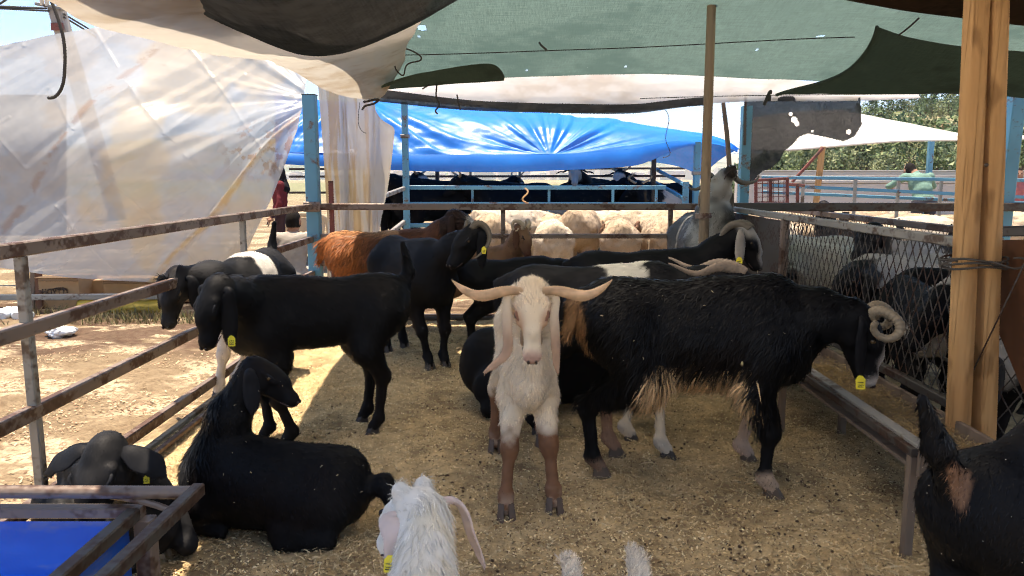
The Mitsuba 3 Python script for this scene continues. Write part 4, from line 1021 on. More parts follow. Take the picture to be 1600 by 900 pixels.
for lab, pts, rr in (('looped cord dangling at the tied corner of the white canopy', [(626, 92, 6.0), (617, 100, 6.0), (621, 112, 6.0), (630, 118, 6.0), (634, 104, 6.0), (652, 96, 6.0), (657, 88, 5.9), (640, 78, 5.85), (612, 76, 5.8)], 0.006),
                     ('knotted cord hanging from the back edge of the green sheet', [(677, 128, 6.6), (682, 140, 6.55), (682, 152, 6.55), (686, 166, 6.55), (681, 172, 6.55), (684, 178, 6.55)], 0.007),
                     ('short cord end sticking out beside the knotted cord', [(676, 128, 6.6), (668, 134, 6.55), (660, 139, 6.55)], 0.006),
                     ('black cord tied at the back edge above the thin pole', [(714, 148, 6.85), (716, 158, 6.83), (719, 172, 6.83)], 0.007),
                     ('frayed black cord knotted at the right of the roof', [(1204, 146, 6.55), (1198, 154, 6.5), (1194, 164, 6.5), (1201, 150, 6.5), (1202, 158, 6.5)], 0.013),
                     ('small black cord stub under the middle of the green sheet', [(843, 67, 5.6), (848, 73, 5.55), (854, 78, 5.55)], 0.008),
                     ('cord bunched where the white canopy meets the valance', [(570, 158, 6.6), (580, 157, 6.55), (592, 156, 6.55), (584, 162, 6.55), (570, 166, 6.55), (566, 172, 6.55)], 0.009),
                     ('fine dangling string at the right end of the blue tarpaulin', [(1040, 172, 8.0), (1043, 200, 8.0), (1041, 222, 8.0), (1047, 240, 8.0), (1036, 246, 8.0)], 0.004),
                     ('string tied along the drape top right of the corner post', [(562, 160, 7.0), (560, 180, 7.0), (566, 205, 7.0), (572, 208, 7.0)], 0.003)):
    single('tie_cord', rope([at(*q) for q in pts], rr, 36), 'm_rope', lab, 'cord', 'tie cords of the canopy')
p0, p1 = at(1404, 55, 4.6), at(1436, 28, 4.6)
single('tie_cord', rope([p0, (p0 + p1) / 2 + [0, 0, -.005], p1], 0.005, 12), 'm_rope', 'short dark cord across the green strip at the upper right', 'cord', 'tie cords of the canopy')

scene['m_pole'] = two({'type': 'principled', 'base_color': tex(lambda p, n, uv: mix((0.40, 0.37, 0.33), (0.26, 0.235, 0.21), fbm(p.x * 4, p.y * 4, p.z * 1.5, 4))), 'roughness': 0.9})
k = thing('power_pole', 'grey concrete electricity pole rising behind the windbreak at the upper left', 'pole')
D = 24.0
pt, pb = at(88, 12, D), at(102, 60, D)
dv = (pt - pb) / (pt[2] - pb[2])
part(k, 'shaft', beam(pt - dv * (pt[2] + 0.05), pt, 0.42, 0.34), 'm_pole')
part(k, 'cross_arm', beam(at(62, 8, D) + [0, -.2, 0], at(112, 18, D) + [0, -.2, 0], 0.09), 'm_grey_rail')
for q in (66, 74, 100):
    c0 = at(q, 10 + (q - 66) * .2, D - .2)
    part(k, 'insulator', trimesh.creation.cylinder(0.06, 0.25, sections=12).apply_translation(c0 + [0, 0, 0.16]), 'm_chair')
part(k, 'plate', slab(at(97, 44, D) + [0, -.25, 0], (0.36, 0.04, 0.22)), 'm_red_oxide')
for lab, pts in (('upper black power line running left from the pole', [(-60, 7, 20), (20, 11, 22), (72, 13, 23.8)]), ('lower black power line running left from the pole', [(-60, 10, 20), (20, 14, 22), (76, 17, 23.8)]),
                 ('dark power line rising out of the picture at the far left', [(-10, 12, 22), (12, -2, 22), (30, -14, 22)]),
                 ('upper power line running right from the pole', [(100, 22, 23.8), (120, 34, 26), (150, 52, 30)]), ('lower power line running right from the pole', [(100, 27, 23.8), (122, 40, 26), (150, 58, 30)])):
    single('power_line', rope([at(*q) for q in pts], 0.03, 20), 'm_rope', lab, 'cable', 'power lines at the pole')
# ------------------------------------------------------------------ bodies: blended volumes meshed as one skin
def surface_nets(d, org, h):
    s = d < 0
    c = [s[a:a - 1 or None, b:b - 1 or None, e:e - 1 or None] for a in (0, 1) for b in (0, 1) for e in (0, 1)]
    cnt = sum(x.astype(np.int8) for x in c)
    act = np.argwhere((cnt > 0) & (cnt < 8))
    corner = np.array([(a, b, e) for a in (0, 1) for b in (0, 1) for e in (0, 1)])
    val = np.stack([d[act[:, 0] + k[0], act[:, 1] + k[1], act[:, 2] + k[2]] for k in corner], 1)
    acc = np.zeros((len(act), 3)); num = np.zeros(len(act))
    for a in range(8):
        for b in range(a + 1, 8):
            if np.abs(corner[a] - corner[b]).sum() != 1: continue
            x = (val[:, a] < 0) != (val[:, b] < 0)
            t = np.where(x, val[:, a] / np.where(x, val[:, a] - val[:, b], 1), 0)
            acc += np.where(x[:, None], corner[a] + t[:, None] * (corner[b] - corner[a]), 0); num += x
    v = (act + acc / num[:, None]) * h + org
    idx = np.full(np.array(d.shape) - 1, -1); idx[tuple(act.T)] = np.arange(len(act))
    faces = []
    for ax in range(3):
        o1, o2 = (ax + 1) % 3, (ax + 2) % 3
        n = list(d.shape)
        sl0 = [slice(None)] * 3; sl1 = [slice(None)] * 3
        sl0[ax] = slice(0, n[ax] - 1); sl1[ax] = slice(1, n[ax])
        x = s[tuple(sl0)] != s[tuple(sl1)]
        e = np.argwhere(x)
        e = e[(e[:, o1] > 0) & (e[:, o2] > 0) & (e[:, o1] < n[o1] - 1) & (e[:, o2] < n[o2] - 1)]
        q = []
        for da, db in ((1, 1), (0, 1), (0, 0), (1, 0)):
            z = e.copy(); z[:, o1] -= da; z[:, o2] -= db
            q.append(idx[tuple(z.T)])
        q = np.stack(q, 1)
        ins = s[tuple(e.T)]
        q[~ins] = q[~ins][:, ::-1]
        faces.append(q)
    f = np.vstack(faces)
    return v, np.vstack([f[:, [0, 1, 2]], f[:, [0, 2, 3]]])


class Body:
    def __init__(self): self.p = []
    def cap(self, a, b, ra, rb, k=0.04): self.p.append(('c', np.asarray(a, float), np.asarray(b, float), ra, rb, k)); return self
    def egg(self, c, r, k=0.05, R=None): self.p.append(('e', np.asarray(c, float), np.asarray(r, float), np.eye(3) if R is None else np.asarray(R, float), 0, k)); return self
    def mesh(self, h):
        lo, hi = [], []
        for p in self.p:
            if p[0] == 'c': lo.append(np.minimum(p[1] - p[3], p[2] - p[4])); hi.append(np.maximum(p[1] + p[3], p[2] + p[4]))
            else: m = np.abs(p[3]) @ p[2]; lo.append(p[1] - m); hi.append(p[1] + m)
        LO, HI = np.min(lo, 0) - 3 * h - 0.01, np.max(hi, 0) + 3 * h + 0.01
        n = np.ceil((HI - LO) / h).astype(int) + 1
        d = np.full(n, 1.0, np.float32)
        for p, l, u in zip(self.p, lo, hi):
            pad = p[5] + 2.5 * h
            a = np.maximum(((l - pad - LO) / h).astype(int), 0); b = np.minimum(np.ceil((u + pad - LO) / h).astype(int) + 1, n)
            g = np.meshgrid(*[(LO[k] + h * np.arange(a[k], b[k])).astype(np.float32) for k in range(3)], indexing='ij', sparse=True)
            if p[0] == 'c':
                ba = p[2] - p[1]; L2 = max(ba @ ba, 1e-9)
                q = [g[k] - np.float32(p[1][k]) for k in range(3)]
                t = np.clip((q[0] * ba[0] + q[1] * ba[1] + q[2] * ba[2]) / L2, 0, 1).astype(np.float32)
                di = np.sqrt((q[0] - t * ba[0]) ** 2 + (q[1] - t * ba[1]) ** 2 + (q[2] - t * ba[2]) ** 2) - (p[3] + (p[4] - p[3]) * t)
            else:
                q = [g[k] - np.float32(p[1][k]) for k in range(3)]
                R, r = p[3], p[2]
                w = [(R[0, k] * q[0] + R[1, k] * q[1] + R[2, k] * q[2]) for k in range(3)]
                k0 = np.sqrt(sum((w[k] / r[k]) ** 2 for k in range(3)))
                k1 = np.sqrt(sum((w[k] / r[k] ** 2) ** 2 for k in range(3)))
                di = k0 * (k0 - 1) / np.maximum(k1, 1e-6)
            sub = d[a[0]:b[0], a[1]:b[1], a[2]:b[2]]
            hh = np.clip(0.5 + 0.5 * (sub - di) / p[5], 0, 1)
            sub[...] = sub + (di - sub) * hh - p[5] * hh * (1 - hh)
        return surface_nets(d, LO, h)


def normals_of(v, f):
    return meshkit.arrays((v, f), True)[2]


def raw_ply(v, f, n, c, bsdf):
    return {'type': 'ply', 'filename': meshkit.write_ply((v, f), False, None, c, normals=n), 'face_normals': False, 'bsdf': ref(bsdf)}


def fur(v, f, n, col, count, seed, length, comb, width=0.0022, lift=0.22, jitter=0.25, tint=0.28, curl=0.12):
    """Locks of hair on a skin: three-triangle blades, combed along comb(P), length(P, N) metres long."""
    r = np.random.default_rng(seed)
    tri = v[f]; ar = np.linalg.norm(np.cross(tri[:, 1] - tri[:, 0], tri[:, 2] - tri[:, 0]), axis=1)
    fi = r.choice(len(f), count, p=ar / ar.sum())
    b = r.dirichlet((1, 1, 1), count)
    P = (tri[fi] * b[..., None]).sum(1); N = unit((n[f[fi]] * b[..., None]).sum(1)); C = (col[f[fi]] * b[..., None]).sum(1)
    L = length(P, N) * r.uniform(0.6, 1.25, count)
    k = L > 1e-4; P, N, C, L = P[k], N[k], C[k], L[k]; count = len(P)
    g = comb(P, N); g = g - (g * N).sum(1)[:, None] * N; g = unit(g + 1e-6)
    g = unit(g + r.normal(0, jitter, (count, 3)))
    g = unit(g - (g * N).sum(1)[:, None] * N * 0.9)
    lf = lift * r.uniform(0.3, 1.6, count)[:, None]
    d0 = unit(g + N * lf)
    grav = np.array([0, 0, -1.0])
    d1 = unit(d0 + (grav * 0.6 - N * 0.15) * np.clip(L * 9, 0, 1.2)[:, None] + r.normal(0, curl, (count, 3)))
    m = P - N * 0.003 + d0 * (L * 0.5)[:, None]; tip = m + d1 * (L * 0.55)[:, None]
    s = unit(np.cross(d0, N) + N * r.normal(0, 0.5, count)[:, None])
    wd = (width * r.uniform(0.6, 1.4, count))[:, None]
    V = np.stack([P - N * 0.003 - s * wd, P - N * 0.003 + s * wd, m - s * wd * 0.8, m + s * wd * 0.8, tip], 1).reshape(-1, 3)
    q = (np.arange(count) * 5)[:, None]
    F = np.concatenate([q + np.array([0, 1, 2]), q + np.array([1, 3, 2]), q + np.array([2, 3, 4])])
    NN = unit(N + r.normal(0, 0.16, (count, 3)))
    CC = C * (1 + tint * r.normal(0, 1, (count, 1))).clip(0.35, 1.9)
    return V, F, np.repeat(NN, 5, 0), np.repeat(CC, 5, 0)


def frame(fwd, up=(0, 0, 1)):
    f = unit(fwd); l = unit(np.cross(up, f)); u = np.cross(f, l)
    return np.stack([f, l, u], 1)          # columns: forward, left, up


BLACK = np.array([0.0050, 0.0054, 0.0066])


class Quad:
    """A goat, sheep or cow. Local axes: +x forward, +y left, z up; origin on the ground under the belly."""

    def __init__(self, loc, heading, s=1.0, pose='stand', poll=None, face=None, roll=0.0, feet=None, tail='up', legs=True, plump=1.0, neck=1.0, leglen=1.0, kind='goat', pitch=0.0, horns_bump=False, hs=1.0, deep=1.0):
        self.loc, self.s = np.array([loc[0], loc[1], loc[2] if len(loc) > 2 else 0.0]), s
        a = math.radians(heading); self.R = np.array([[math.cos(a), -math.sin(a), 0], [math.sin(a), math.cos(a), 0], [0, 0, 1]])
        if pitch:
            b = math.radians(pitch); self.R = self.R @ np.array([[math.cos(b), 0, -math.sin(b)], [0, 1, 0], [math.sin(b), 0, math.cos(b)]])
        self.M = np.eye(4); self.M[:3, :3] = self.R * s; self.M[:3, 3] = self.loc
        loc_of = lambda w: self.R.T @ (np.asarray(w, float) - self.loc) / s
        self.poll = np.array([0.50, 0, 0.93]) if poll is None else loc_of(poll)
        fw = np.array([0.8, 0, -0.55]) if face is None else self.R.T @ unit(face)
        self.H = frame(fw)
        if roll:
            b = math.radians(roll); self.H = self.H @ np.array([[1, 0, 0], [0, math.cos(b), -math.sin(b)], [0, math.sin(b), math.cos(b)]])
        self.down = self.R.T @ np.array([0, 0, -1.0])
        self.kind, self.pose = kind, pose
        B = Body(); self.B = B; p = plump
        feet = feet or {}
        if pose == 'stand':
            dd = (1 - deep); B.egg((0.19, 0, 0.575 + 0.16 * dd), (0.22, 0.135 * p, 0.205 * deep)); B.egg((-0.04, 0, 0.555 + 0.19 * dd), (0.33, 0.158 * p, 0.19 * deep), 0.07); B.egg((-0.30, 0, 0.61), (0.17, 0.125 * p, 0.155), 0.07)
            B.cap((-0.36, 0, 0.69), (0.02, 0, 0.69), 0.075, 0.07, 0.08); B.cap((0.02, 0, 0.69), (0.24, 0, 0.72), 0.07, 0.07, 0.08)
            B.egg((0.31, 0, 0.52 + 0.1 * dd), (0.09, 0.10 * p, 0.13 * deep), 0.06)
            self.neck0 = np.array([0.27, 0, 0.63])
            if legs:
                for i, sd in ((0, 1), (1, -1)):
                    fx, fy = feet.get(('FL', 'FR')[i], (0.25, 0.105 * sd)); fz = 0.0
                    pp = 0.15 + 0.85 * p; up_ = np.array([0.24, 0.095 * sd * pp, 0.54]); el = np.array([0.19, 0.105 * sd * pp, 0.41]); hf = np.array([fx, fy, fz])
                    kn = np.array([el[0] * 0.5 + fx * 0.5 + 0.015, el[1] * 0.5 + fy * 0.5, 0.235]); ft = hf + np.array([-0.03 + 0.0 * (kn[0] - fx), 0, 0.075])
                    B.cap(up_, el, 0.085 * pp, 0.06, 0.06); B.cap(el, kn, 0.052, 0.034, 0.035); B.egg(kn, (0.040, 0.036, 0.046), 0.015); B.cap(kn, ft, 0.0255, 0.0215, 0.02); B.egg(ft, (0.032, 0.031, 0.032), 0.012); B.cap(ft, hf + [-0.004, 0, 0.04], 0.026, 0.028, 0.015)
                for i, sd in ((0, 1), (1, -1)):
                    fx, fy = feet.get(('HL', 'HR')[i], (-0.33, 0.105 * sd)); hf = np.array([fx, fy, 0.0])
                    B.cap((-0.30, 0.075 * sd * pp, 0.60), (-0.215, 0.105 * sd * pp, 0.435), 0.125 * (0.35 + 0.65 * p), 0.082 * pp, 0.06)
                    hk = np.array([fx - 0.055, fy * 0.9 + 0.01 * sd, 0.285]); ft = hf + np.array([-0.032, 0, 0.08])
                    B.cap((-0.225, 0.105 * sd * pp, 0.43), hk, 0.07, 0.036, 0.045); B.egg(hk, (0.038, 0.03, 0.042), 0.02); B.cap(hk, ft, 0.03, 0.0235, 0.025); B.egg(ft, (0.03, 0.029, 0.03), 0.02); B.cap(ft, hf + [-0.004, 0, 0.04], 0.026, 0.028, 0.015)
            self.hooves = [feet.get(n, d) for n, d in (('FL', (0.25, 0.105)), ('FR', (0.25, -0.105)), ('HL', (-0.33, 0.105)), ('HR', (-0.33, -0.105)))] if legs else []
            tb = np.array([-0.44, 0, 0.71])
        else:
            B.egg((0.18, 0, 0.22), (0.23, 0.165 * p, 0.20)); B.egg((-0.03, 0.02, 0.20), (0.34, 0.20 * p, 0.195), 0.08); B.egg((-0.31, 0.02, 0.20), (0.18, 0.17 * p, 0.18), 0.08)
            B.cap((-0.36, 0, 0.30), (0.22, 0, 0.34), 0.08, 0.08, 0.08); B.egg((0.32, 0, 0.18), (0.10, 0.11, 0.14), 0.06)
            self.neck0 = np.array([0.27, 0, 0.28])
            self.hooves = []
            if legs:
                for sd in (1, -1):
                    ext = feet.get('ext') if feet else None
                    if ext and sd == ext[0]:
                        e = np.array(ext[1])
                        B.cap((0.26, 0.12 * sd, 0.15), (0.40, 0.12 * sd, 0.09), 0.065, 0.045, 0.05); B.cap((0.40, 0.12 * sd, 0.09), e + [-0.10, 0, 0.035], 0.042, 0.028, 0.03); B.cap(e + [-0.10, 0, 0.035], e, 0.030, 0.028, 0.02)
                        self.hooves.append((e[0] + 0.02, e[1]))
                    else:
                        B.cap((0.26, 0.13 * sd, 0.14), (0.37, 0.13 * sd, 0.06), 0.07, 0.048, 0.05); B.cap((0.37, 0.13 * sd, 0.055), (0.18, 0.15 * sd, 0.035), 0.036, 0.03, 0.03)
                    B.egg((-0.24, 0.17 * sd, 0.14), (0.18, 0.075, 0.125), 0.05); B.cap((-0.13, 0.21 * sd, 0.07), (-0.34, 0.22 * sd, 0.045), 0.055, 0.038, 0.04); B.cap((-0.34, 0.22 * sd, 0.04), (-0.14, 0.25 * sd, 0.03), 0.032, 0.027, 0.025)
            tb = np.array([-0.46, 0.02, 0.24])
        self.tb = tb
        if tail == 'up': B.cap(tb, tb + [-0.05, 0, 0.06], 0.034, 0.028, 0.03); B.cap(tb + [-0.05, 0, 0.06], tb + [-0.03, 0, 0.16], 0.026, 0.012, 0.02)
        elif tail == 'high': B.cap(tb, tb + [-0.03, 0, 0.08], 0.036, 0.028, 0.03); B.cap(tb + [-0.03, 0, 0.08], tb + [0.01, 0.03, 0.22], 0.028, 0.014, 0.02)
        elif tail == 'down': B.cap(tb, tb + [-0.05, 0, -0.02], 0.034, 0.026, 0.03); B.cap(tb + [-0.05, 0, -0.02], tb + [-0.06, 0, -0.14], 0.026, 0.016, 0.02)
        elif tail == 'side': B.cap(tb + [0, 0, -0.03], tb + [-0.09, 0.0, -0.01], 0.055, 0.045, 0.03); B.cap(tb + [-0.09, 0.0, -0.01], tb + [-0.17, 0.05, -0.10], 0.048, 0.042, 0.02)
        elif tail == 'fat': B.egg(tb + [-0.04, 0, -0.06], (0.07, 0.12, 0.15), 0.04); B.cap(tb + [-0.06, 0, -0.15], tb + [-0.05, 0, -0.30], 0.05, 0.025, 0.04)
        # neck and head
        hp = lambda x, y, z: self.poll + hs * (self.H @ np.array([x, y, z], float)); self.hs = hs
        self.hp = hp
        nk = hp(-0.02, 0, -0.02); mid = (self.neck0 + nk) / 2 + np.array([0.02, 0, 0.015])
        if neck:
            B.cap(self.neck0, mid, 0.125 * neck, 0.092 * neck, 0.06); B.cap(mid, nk, 0.092 * neck, 0.066, 0.05)
        rot = self.H.T
        def hegg(c, r, k): B.egg(hp(*c), np.array(r) * hs, k, rot.T)
        hegg((0.0, 0, 0.0), (0.080, 0.058, 0.064), 0.03); hegg((0.05, 0, 0.012), (0.070, 0.052, 0.050), 0.02)
        B.cap(hp(0.05, 0, 0.010), hp(0.185, 0, -0.026), 0.043 * hs, 0.029 * hs, 0.02); B.cap(hp(0.03, 0, -0.045), hp(0.18, 0, -0.058), 0.042 * hs, 0.024 * hs, 0.025)
        hegg((0.205, 0, -0.042), (0.032, 0.034, 0.032), 0.02)
        if kind == 'goat': hegg((0.10, 0, 0.022), (0.06, 0.032, 0.026), 0.03)
        for sd in (1, -1):
            B.cap(hp(0.045, 0.046 * sd, 0.03), hp(0.10, 0.046 * sd, 0.012), 0.018 * hs, 0.014 * hs, 0.012)
            B.egg(hp(0.03, 0.045 * sd, -0.035), (0.05 * hs, 0.022 * hs, 0.04 * hs), 0.02, rot.T)
            hegg((0.215, 0.016 * sd, -0.034), (0.014, 0.012, 0.013), 0.01)
        hegg((0.20, 0, -0.066), (0.024, 0.024, 0.014), 0.012)
        if horns_bump:
            for sd in (1, -1): hegg((0.0, 0.03 * sd, 0.062), (0.024, 0.022, 0.026), 0.015)

    def skin(self, h, lump=0.006, seed=1, freq=9.0):
        v, f = self.B.mesh(h)
        n = normals_of(v, f)
        v = v + n * (lump * (meshkit.fbm(v * freq + seed * 3.3, 3, seed) - 0.5) * 2)[:, None]
        self.v, self.f, self.n = v, f, normals_of(v, f)
        return self

    def head_xyz(self, P):
        hx = (P - self.poll) @ self.H / self.hs
        return np.where((np.linalg.norm(hx - [0.09, 0, 0], axis=1) < 0.21)[:, None], hx, -9.0)

    def comb(self, back=0.55):
        dn = self.down
        def g(P, N):
            hx = self.head_xyz(P)
            d = np.tile(np.array([-back, 0, 0.0]) + dn * 0.85, (len(P), 1))
            isleg = (P[:, 2] < 0.40) & (self.pose == 'stand')
            d[isleg] = dn + np.array([-0.1, 0, 0])
            top = N[:, 2] > 0.75
            d[top] += np.array([-0.5, 0, 0.0])
            hd = (hx[:, 0] > -0.06) & (np.linalg.norm(hx - [0.09, 0, -0.02], axis=1) < 0.17)
            d[hd] = -self.H[:, 0] * 0.9 + dn * 0.35
            return d
        return g

    def is_head(self, P, pad=0.0):
        hx = self.head_xyz(P)
        return (hx[:, 0] > -0.05 - pad) & (np.abs(hx[:, 1]) < 0.10 + pad) & (hx[:, 0] < 0.27) & (np.abs(hx[:, 2]) < 0.13 + pad)

    def world(self): return mi.ScalarTransform4f(self.M.tolist())


def ear_mesh(q, sd, length=0.24, w=0.036, out=0.05, flare=0.0, fwd=0.0, curl=0.0, droop=1.0, n=26, thick=0.007, ref=None):
    lat = q.H[:, 1] * sd; lat = unit(lat - 0.0 * q.down); dn = q.down; fw = q.H[:, 0]
    root = q.hp(-0.01, 0.056 * sd, 0.012)
    pts = [root, root + lat * (0.025 + out * 0.3) + dn * 0.004, root + lat * out + dn * 0.05 * droop + fw * fwd * 0.3]
    for t in (0.45, 0.7, 0.9, 1.0):
        pts.append(root + lat * (out + flare * (t - 0.3) + curl * max(0, t - 0.75) * 4) + dn * (length * t * droop) + fw * fwd * t + lat * (1 - droop) * length * t)
    P = spline(pts, n); t = np.linspace(0, 1, n)
    wd = w * np.interp(t, [0, 0.12, 0.4, 0.7, 0.9, 1], [0.42, 0.62, 1.0, 0.95, 0.62, 0.12])
    th = thick * np.interp(t, [0, 0.2, 0.9, 1], [1.8, 1.1, 0.7, 0.4])
    m = sweep(P, wd, th, ref_dir=(fw - lat * 0.25) if ref is None else q.R.T @ np.asarray(ref, float), sides=16)
    # cup it: push the rim towards the head
    k = np.repeat(np.linspace(0, 1, n), 16); th_ = np.tile(np.cos(np.linspace(0, 2 * np.pi, 16, endpoint=False)), n)
    m.vertices[:len(k)] -= (lat[None] * (th_ ** 2 * w * 0.28)[:, None])
    return m


def horn_mesh(q, sd, pts, r0, r1, flat=1.0, n=60, rings=26, ridge=0.05, basis='head', ref_dir=None, prof=None):
    """pts: (out, back, up) offsets from the horn's seat; in the head's own axes or level ones."""
    lat = q.H[:, 1] * sd
    if basis == 'head': bk, up = -q.H[:, 0], q.H[:, 2]
    else:
        up = -q.down; bk = -(q.H[:, 0] - (q.H[:, 0] @ up) * up); bk = unit(bk) if np.linalg.norm(bk) > .05 else np.array([-1.0, 0, 0]); lat = unit(np.cross(up, -bk)) * sd
    root = q.hp(-0.005, 0.028 * sd, 0.045)
    P = spline([root + lat * a + bk * b + up * c for a, b, c in pts], n)
    t = np.linspace(0, 1, n)
    r = r0 + (r1 - r0) * t ** 1.1 if prof is None else r0 * np.interp(t, *prof)
    rg = 1 + ridge * np.sin(t ** 0.8 * rings * 2 * np.pi) * (1 - t) ** 0.3
    m = sweep(P, r, r * flat, ref_dir=up if ref_dir is None else ref_dir, sides=16, ridge=rg)
    return m, t


def hoof_meshes(x, y, s=1.0, spread=0.012):
    """The two claws of a foot that stands at (x, y), toes along +x."""
    out = []
    for sd in (1, -1):
        v = np.array([[-0.030, 0.002, 0], [0.045, 0.004, 0], [0.030, 0.026, 0], [-0.026, 0.026, 0], [-0.024, 0.004, 0.045], [0.016, 0.004, 0.048], [0.010, 0.022, 0.046], [-0.020, 0.022, 0.044]])
        v[:, 1] *= sd
        m = trimesh.Trimesh(v, process=False, faces=np.array([[0, 1, 2], [0, 2, 3]])).convex_hull if False else trimesh.convex.convex_hull(v)
        a = spread * 9 * sd
        m.apply_transform(trimesh.transformations.rotation_matrix(a, [0, 0, 1])); m.apply_scale(s); m.apply_translation([x, y + 0.001 * sd, 0])
        out.append(m)
    return out


def paint(m, col, r=None, var=0.12):
    c = np.tile(np.asarray(col, float), (len(m.vertices), 1))
    n = meshkit.fbm(np.asarray(m.vertices) * 38, 3, 5)[:, None]
    return np.clip(c * (1 + var * 4 * (n - 0.5)), 0, 1)


def add(parent, name, m, col, q, bsdf='m_horn', smooth=True, label=None):
    c = col if isinstance(col, np.ndarray) and col.ndim == 2 else paint(m, col)
    return part(parent, name, m, bsdf, label, None, smooth=smooth, color=c, to_world=q.world())


def tag_mesh(q, P, nrm, size=0.032, up=None):
    """A soft plastic ear tag hanging at P, facing nrm."""
    up = -q.down if up is None else up
    nrm = unit(nrm); s = unit(np.cross(up, nrm)); u = np.cross(nrm, s)
    prof = [(-0.5, -0.9), (0.5, -0.9), (0.55, 0.25), (0.22, 0.7), (-0.22, 0.7), (-0.55, 0.25)]
    v = [P + (s * a + u * b) * size + nrm * z for z in (0.0015, -0.0015) for a, b in prof]
    f = [(0, i, i + 1) for i in range(1, 5)] + [(6, 6 + i + 1, 6 + i) for i in range(1, 5)] + [x for i in range(6) for x in ((i, 6 + i, 6 + (i + 1) % 6), (i, 6 + (i + 1) % 6, (i + 1) % 6))]
    bars = [beam(P + (s * -0.34 + u * c) * size + nrm * 0.0022, P + (s * 0.34 + u * c) * size + nrm * 0.0022, 0.0012, size * 0.09, up=u) for c in (-0.1, -0.4, -0.62)]
    return trimesh.Trimesh(np.array(v), np.array(f), process=False), cat(bars)


def build(q, name, label, catg, group=None, h=0.013, colour=None, ear=None, ear_col=None, fur_n=0, fur_len=0.022, fur_fn=None, eyes=True, hooves=True, hoof_col=(0.045, 0.038, 0.034), seed=1, lump=0.006, width=0.0022, ears=True, bsdf='m_fur', lift=0.22, tint=0.28, freq=9.0, jitter=0.25, face=True, lid=None, ear_root=None, hoof_s=1.0, eye_col=(0.075, 0.045, 0.016)):
    k = thing(name, label, catg, group)
    q.skin(h, lump, seed, freq)
    col = np.tile(BLACK, (len(q.v), 1)) if colour is None else colour(q.v, q.n)
    scene[key_for('body', k)] = {**raw_ply(q.v, q.f, q.n, col, bsdf), 'to_world': q.world()}
    if fur_n:
        fl = fur_fn or (lambda P, N: np.where(q.is_head(P), 0.012, np.where((P[:, 2] < 0.34) & (q.pose == 'stand'), 0.016, fur_len)))
        V, F, NN, CC = fur(q.v, q.f, q.n, col, fur_n, seed, fl, q.comb(), width, lift, jitter, tint)
        kk = key_for('coat', k)
        scene[kk] = {**raw_ply(V, F, NN, CC, 'm_hair'), 'to_world': q.world()}; labels[kk] = {'kind': 'stuff'}
    if ears:
        e = dict(ear or {})
        for i, sd in enumerate((1, -1)):
            ee = {**e, **e.get('LR'[i], {})}; ee.pop('L', None); ee.pop('R', None)
            m = ear_mesh(q, sd, **ee)
            c = paint(m, BLACK * 1.1 if ear_col is None else ear_col)
            if ear_root is not None:      # the coat's own hair runs down the upper ear
                g = np.clip(1.25 - np.linalg.norm(np.asarray(m.vertices) - q.hp(-0.01, 0.056 * sd, 0.012), axis=1) / 0.13, 0, 1)[:, None]
                c = c * (1 - g) + np.asarray(ear_root) * g
            add(k, 'ear', m, c, q, 'm_fur')
            if fur_n:
                n2 = normals_of(np.asarray(m.vertices), np.asarray(m.faces))
                V, F, NN, CC = fur(np.asarray(m.vertices), np.asarray(m.faces), n2, c, 900, seed + 5, lambda P, N: np.full(len(P), 0.011), lambda P, N: np.tile(q.down, (len(P), 1)), width * 0.7, 0.2)
                kk = key_for('ear_hair', k); scene[kk] = {**raw_ply(V, F, NN, CC, 'm_fur'), 'to_world': q.world()}; labels[kk] = {'kind': 'stuff'}
    if eyes:
        for sd in (1, -1):
            m = trimesh.creation.icosphere(2, 0.0155 * q.hs); m.apply_translation(q.hp(0.072, 0.0455 * sd, 0.020))
            add(k, 'eye', m, eye_col, q, 'm_wet')
    if face:
        for sd in (1, -1):
            m = trimesh.creation.icosphere(2, 1.0); m.vertices *= np.array([0.008, 0.0055, 0.011]) * q.hs
            m.apply_transform(np.r_[np.c_[q.H, q.hp(0.2335, 0.0145 * sd, -0.036)], [[0, 0, 0, 1]]]); add(k, 'nostril', m, (0.02, 0.012, 0.011), q, 'm_wet')
            m = sweep(spline([q.hp(0.050, 0.048 * sd, 0.030), q.hp(0.070, 0.058 * sd, 0.034), q.hp(0.094, 0.048 * sd, 0.025)], 12), 0.0055 * q.hs, sides=8); add(k, 'eyelid', m, BLACK * 3 if lid is None else lid, q, 'm_fur')
        m = sweep(spline([q.hp(0.165, 0.0335, -0.066), q.hp(0.20, 0.030, -0.063), q.hp(0.228, 0.012, -0.058), q.hp(0.233, 0, -0.056), q.hp(0.228, -0.012, -0.058), q.hp(0.20, -0.030, -0.063), q.hp(0.165, -0.0335, -0.066)], 30), 0.0026 * q.hs, sides=6); add(k, 'mouth', m, (0.05, 0.03, 0.028), q)
    if hooves:
        for x, y in q.hooves:
            for m in hoof_meshes(x, y, hoof_s): add(k, 'hoof', m, hoof_col, q, 'm_horn', smooth=False)
    return k
# ------------------------------------------------------------------ the white billy in the middle, facing us
S = lambda a, b, t: np.clip((np.asarray(t) - a) / (b - a), 0, 1)


def nzv(P, s, seed=0): return meshkit.fbm(P * s, 3, seed)


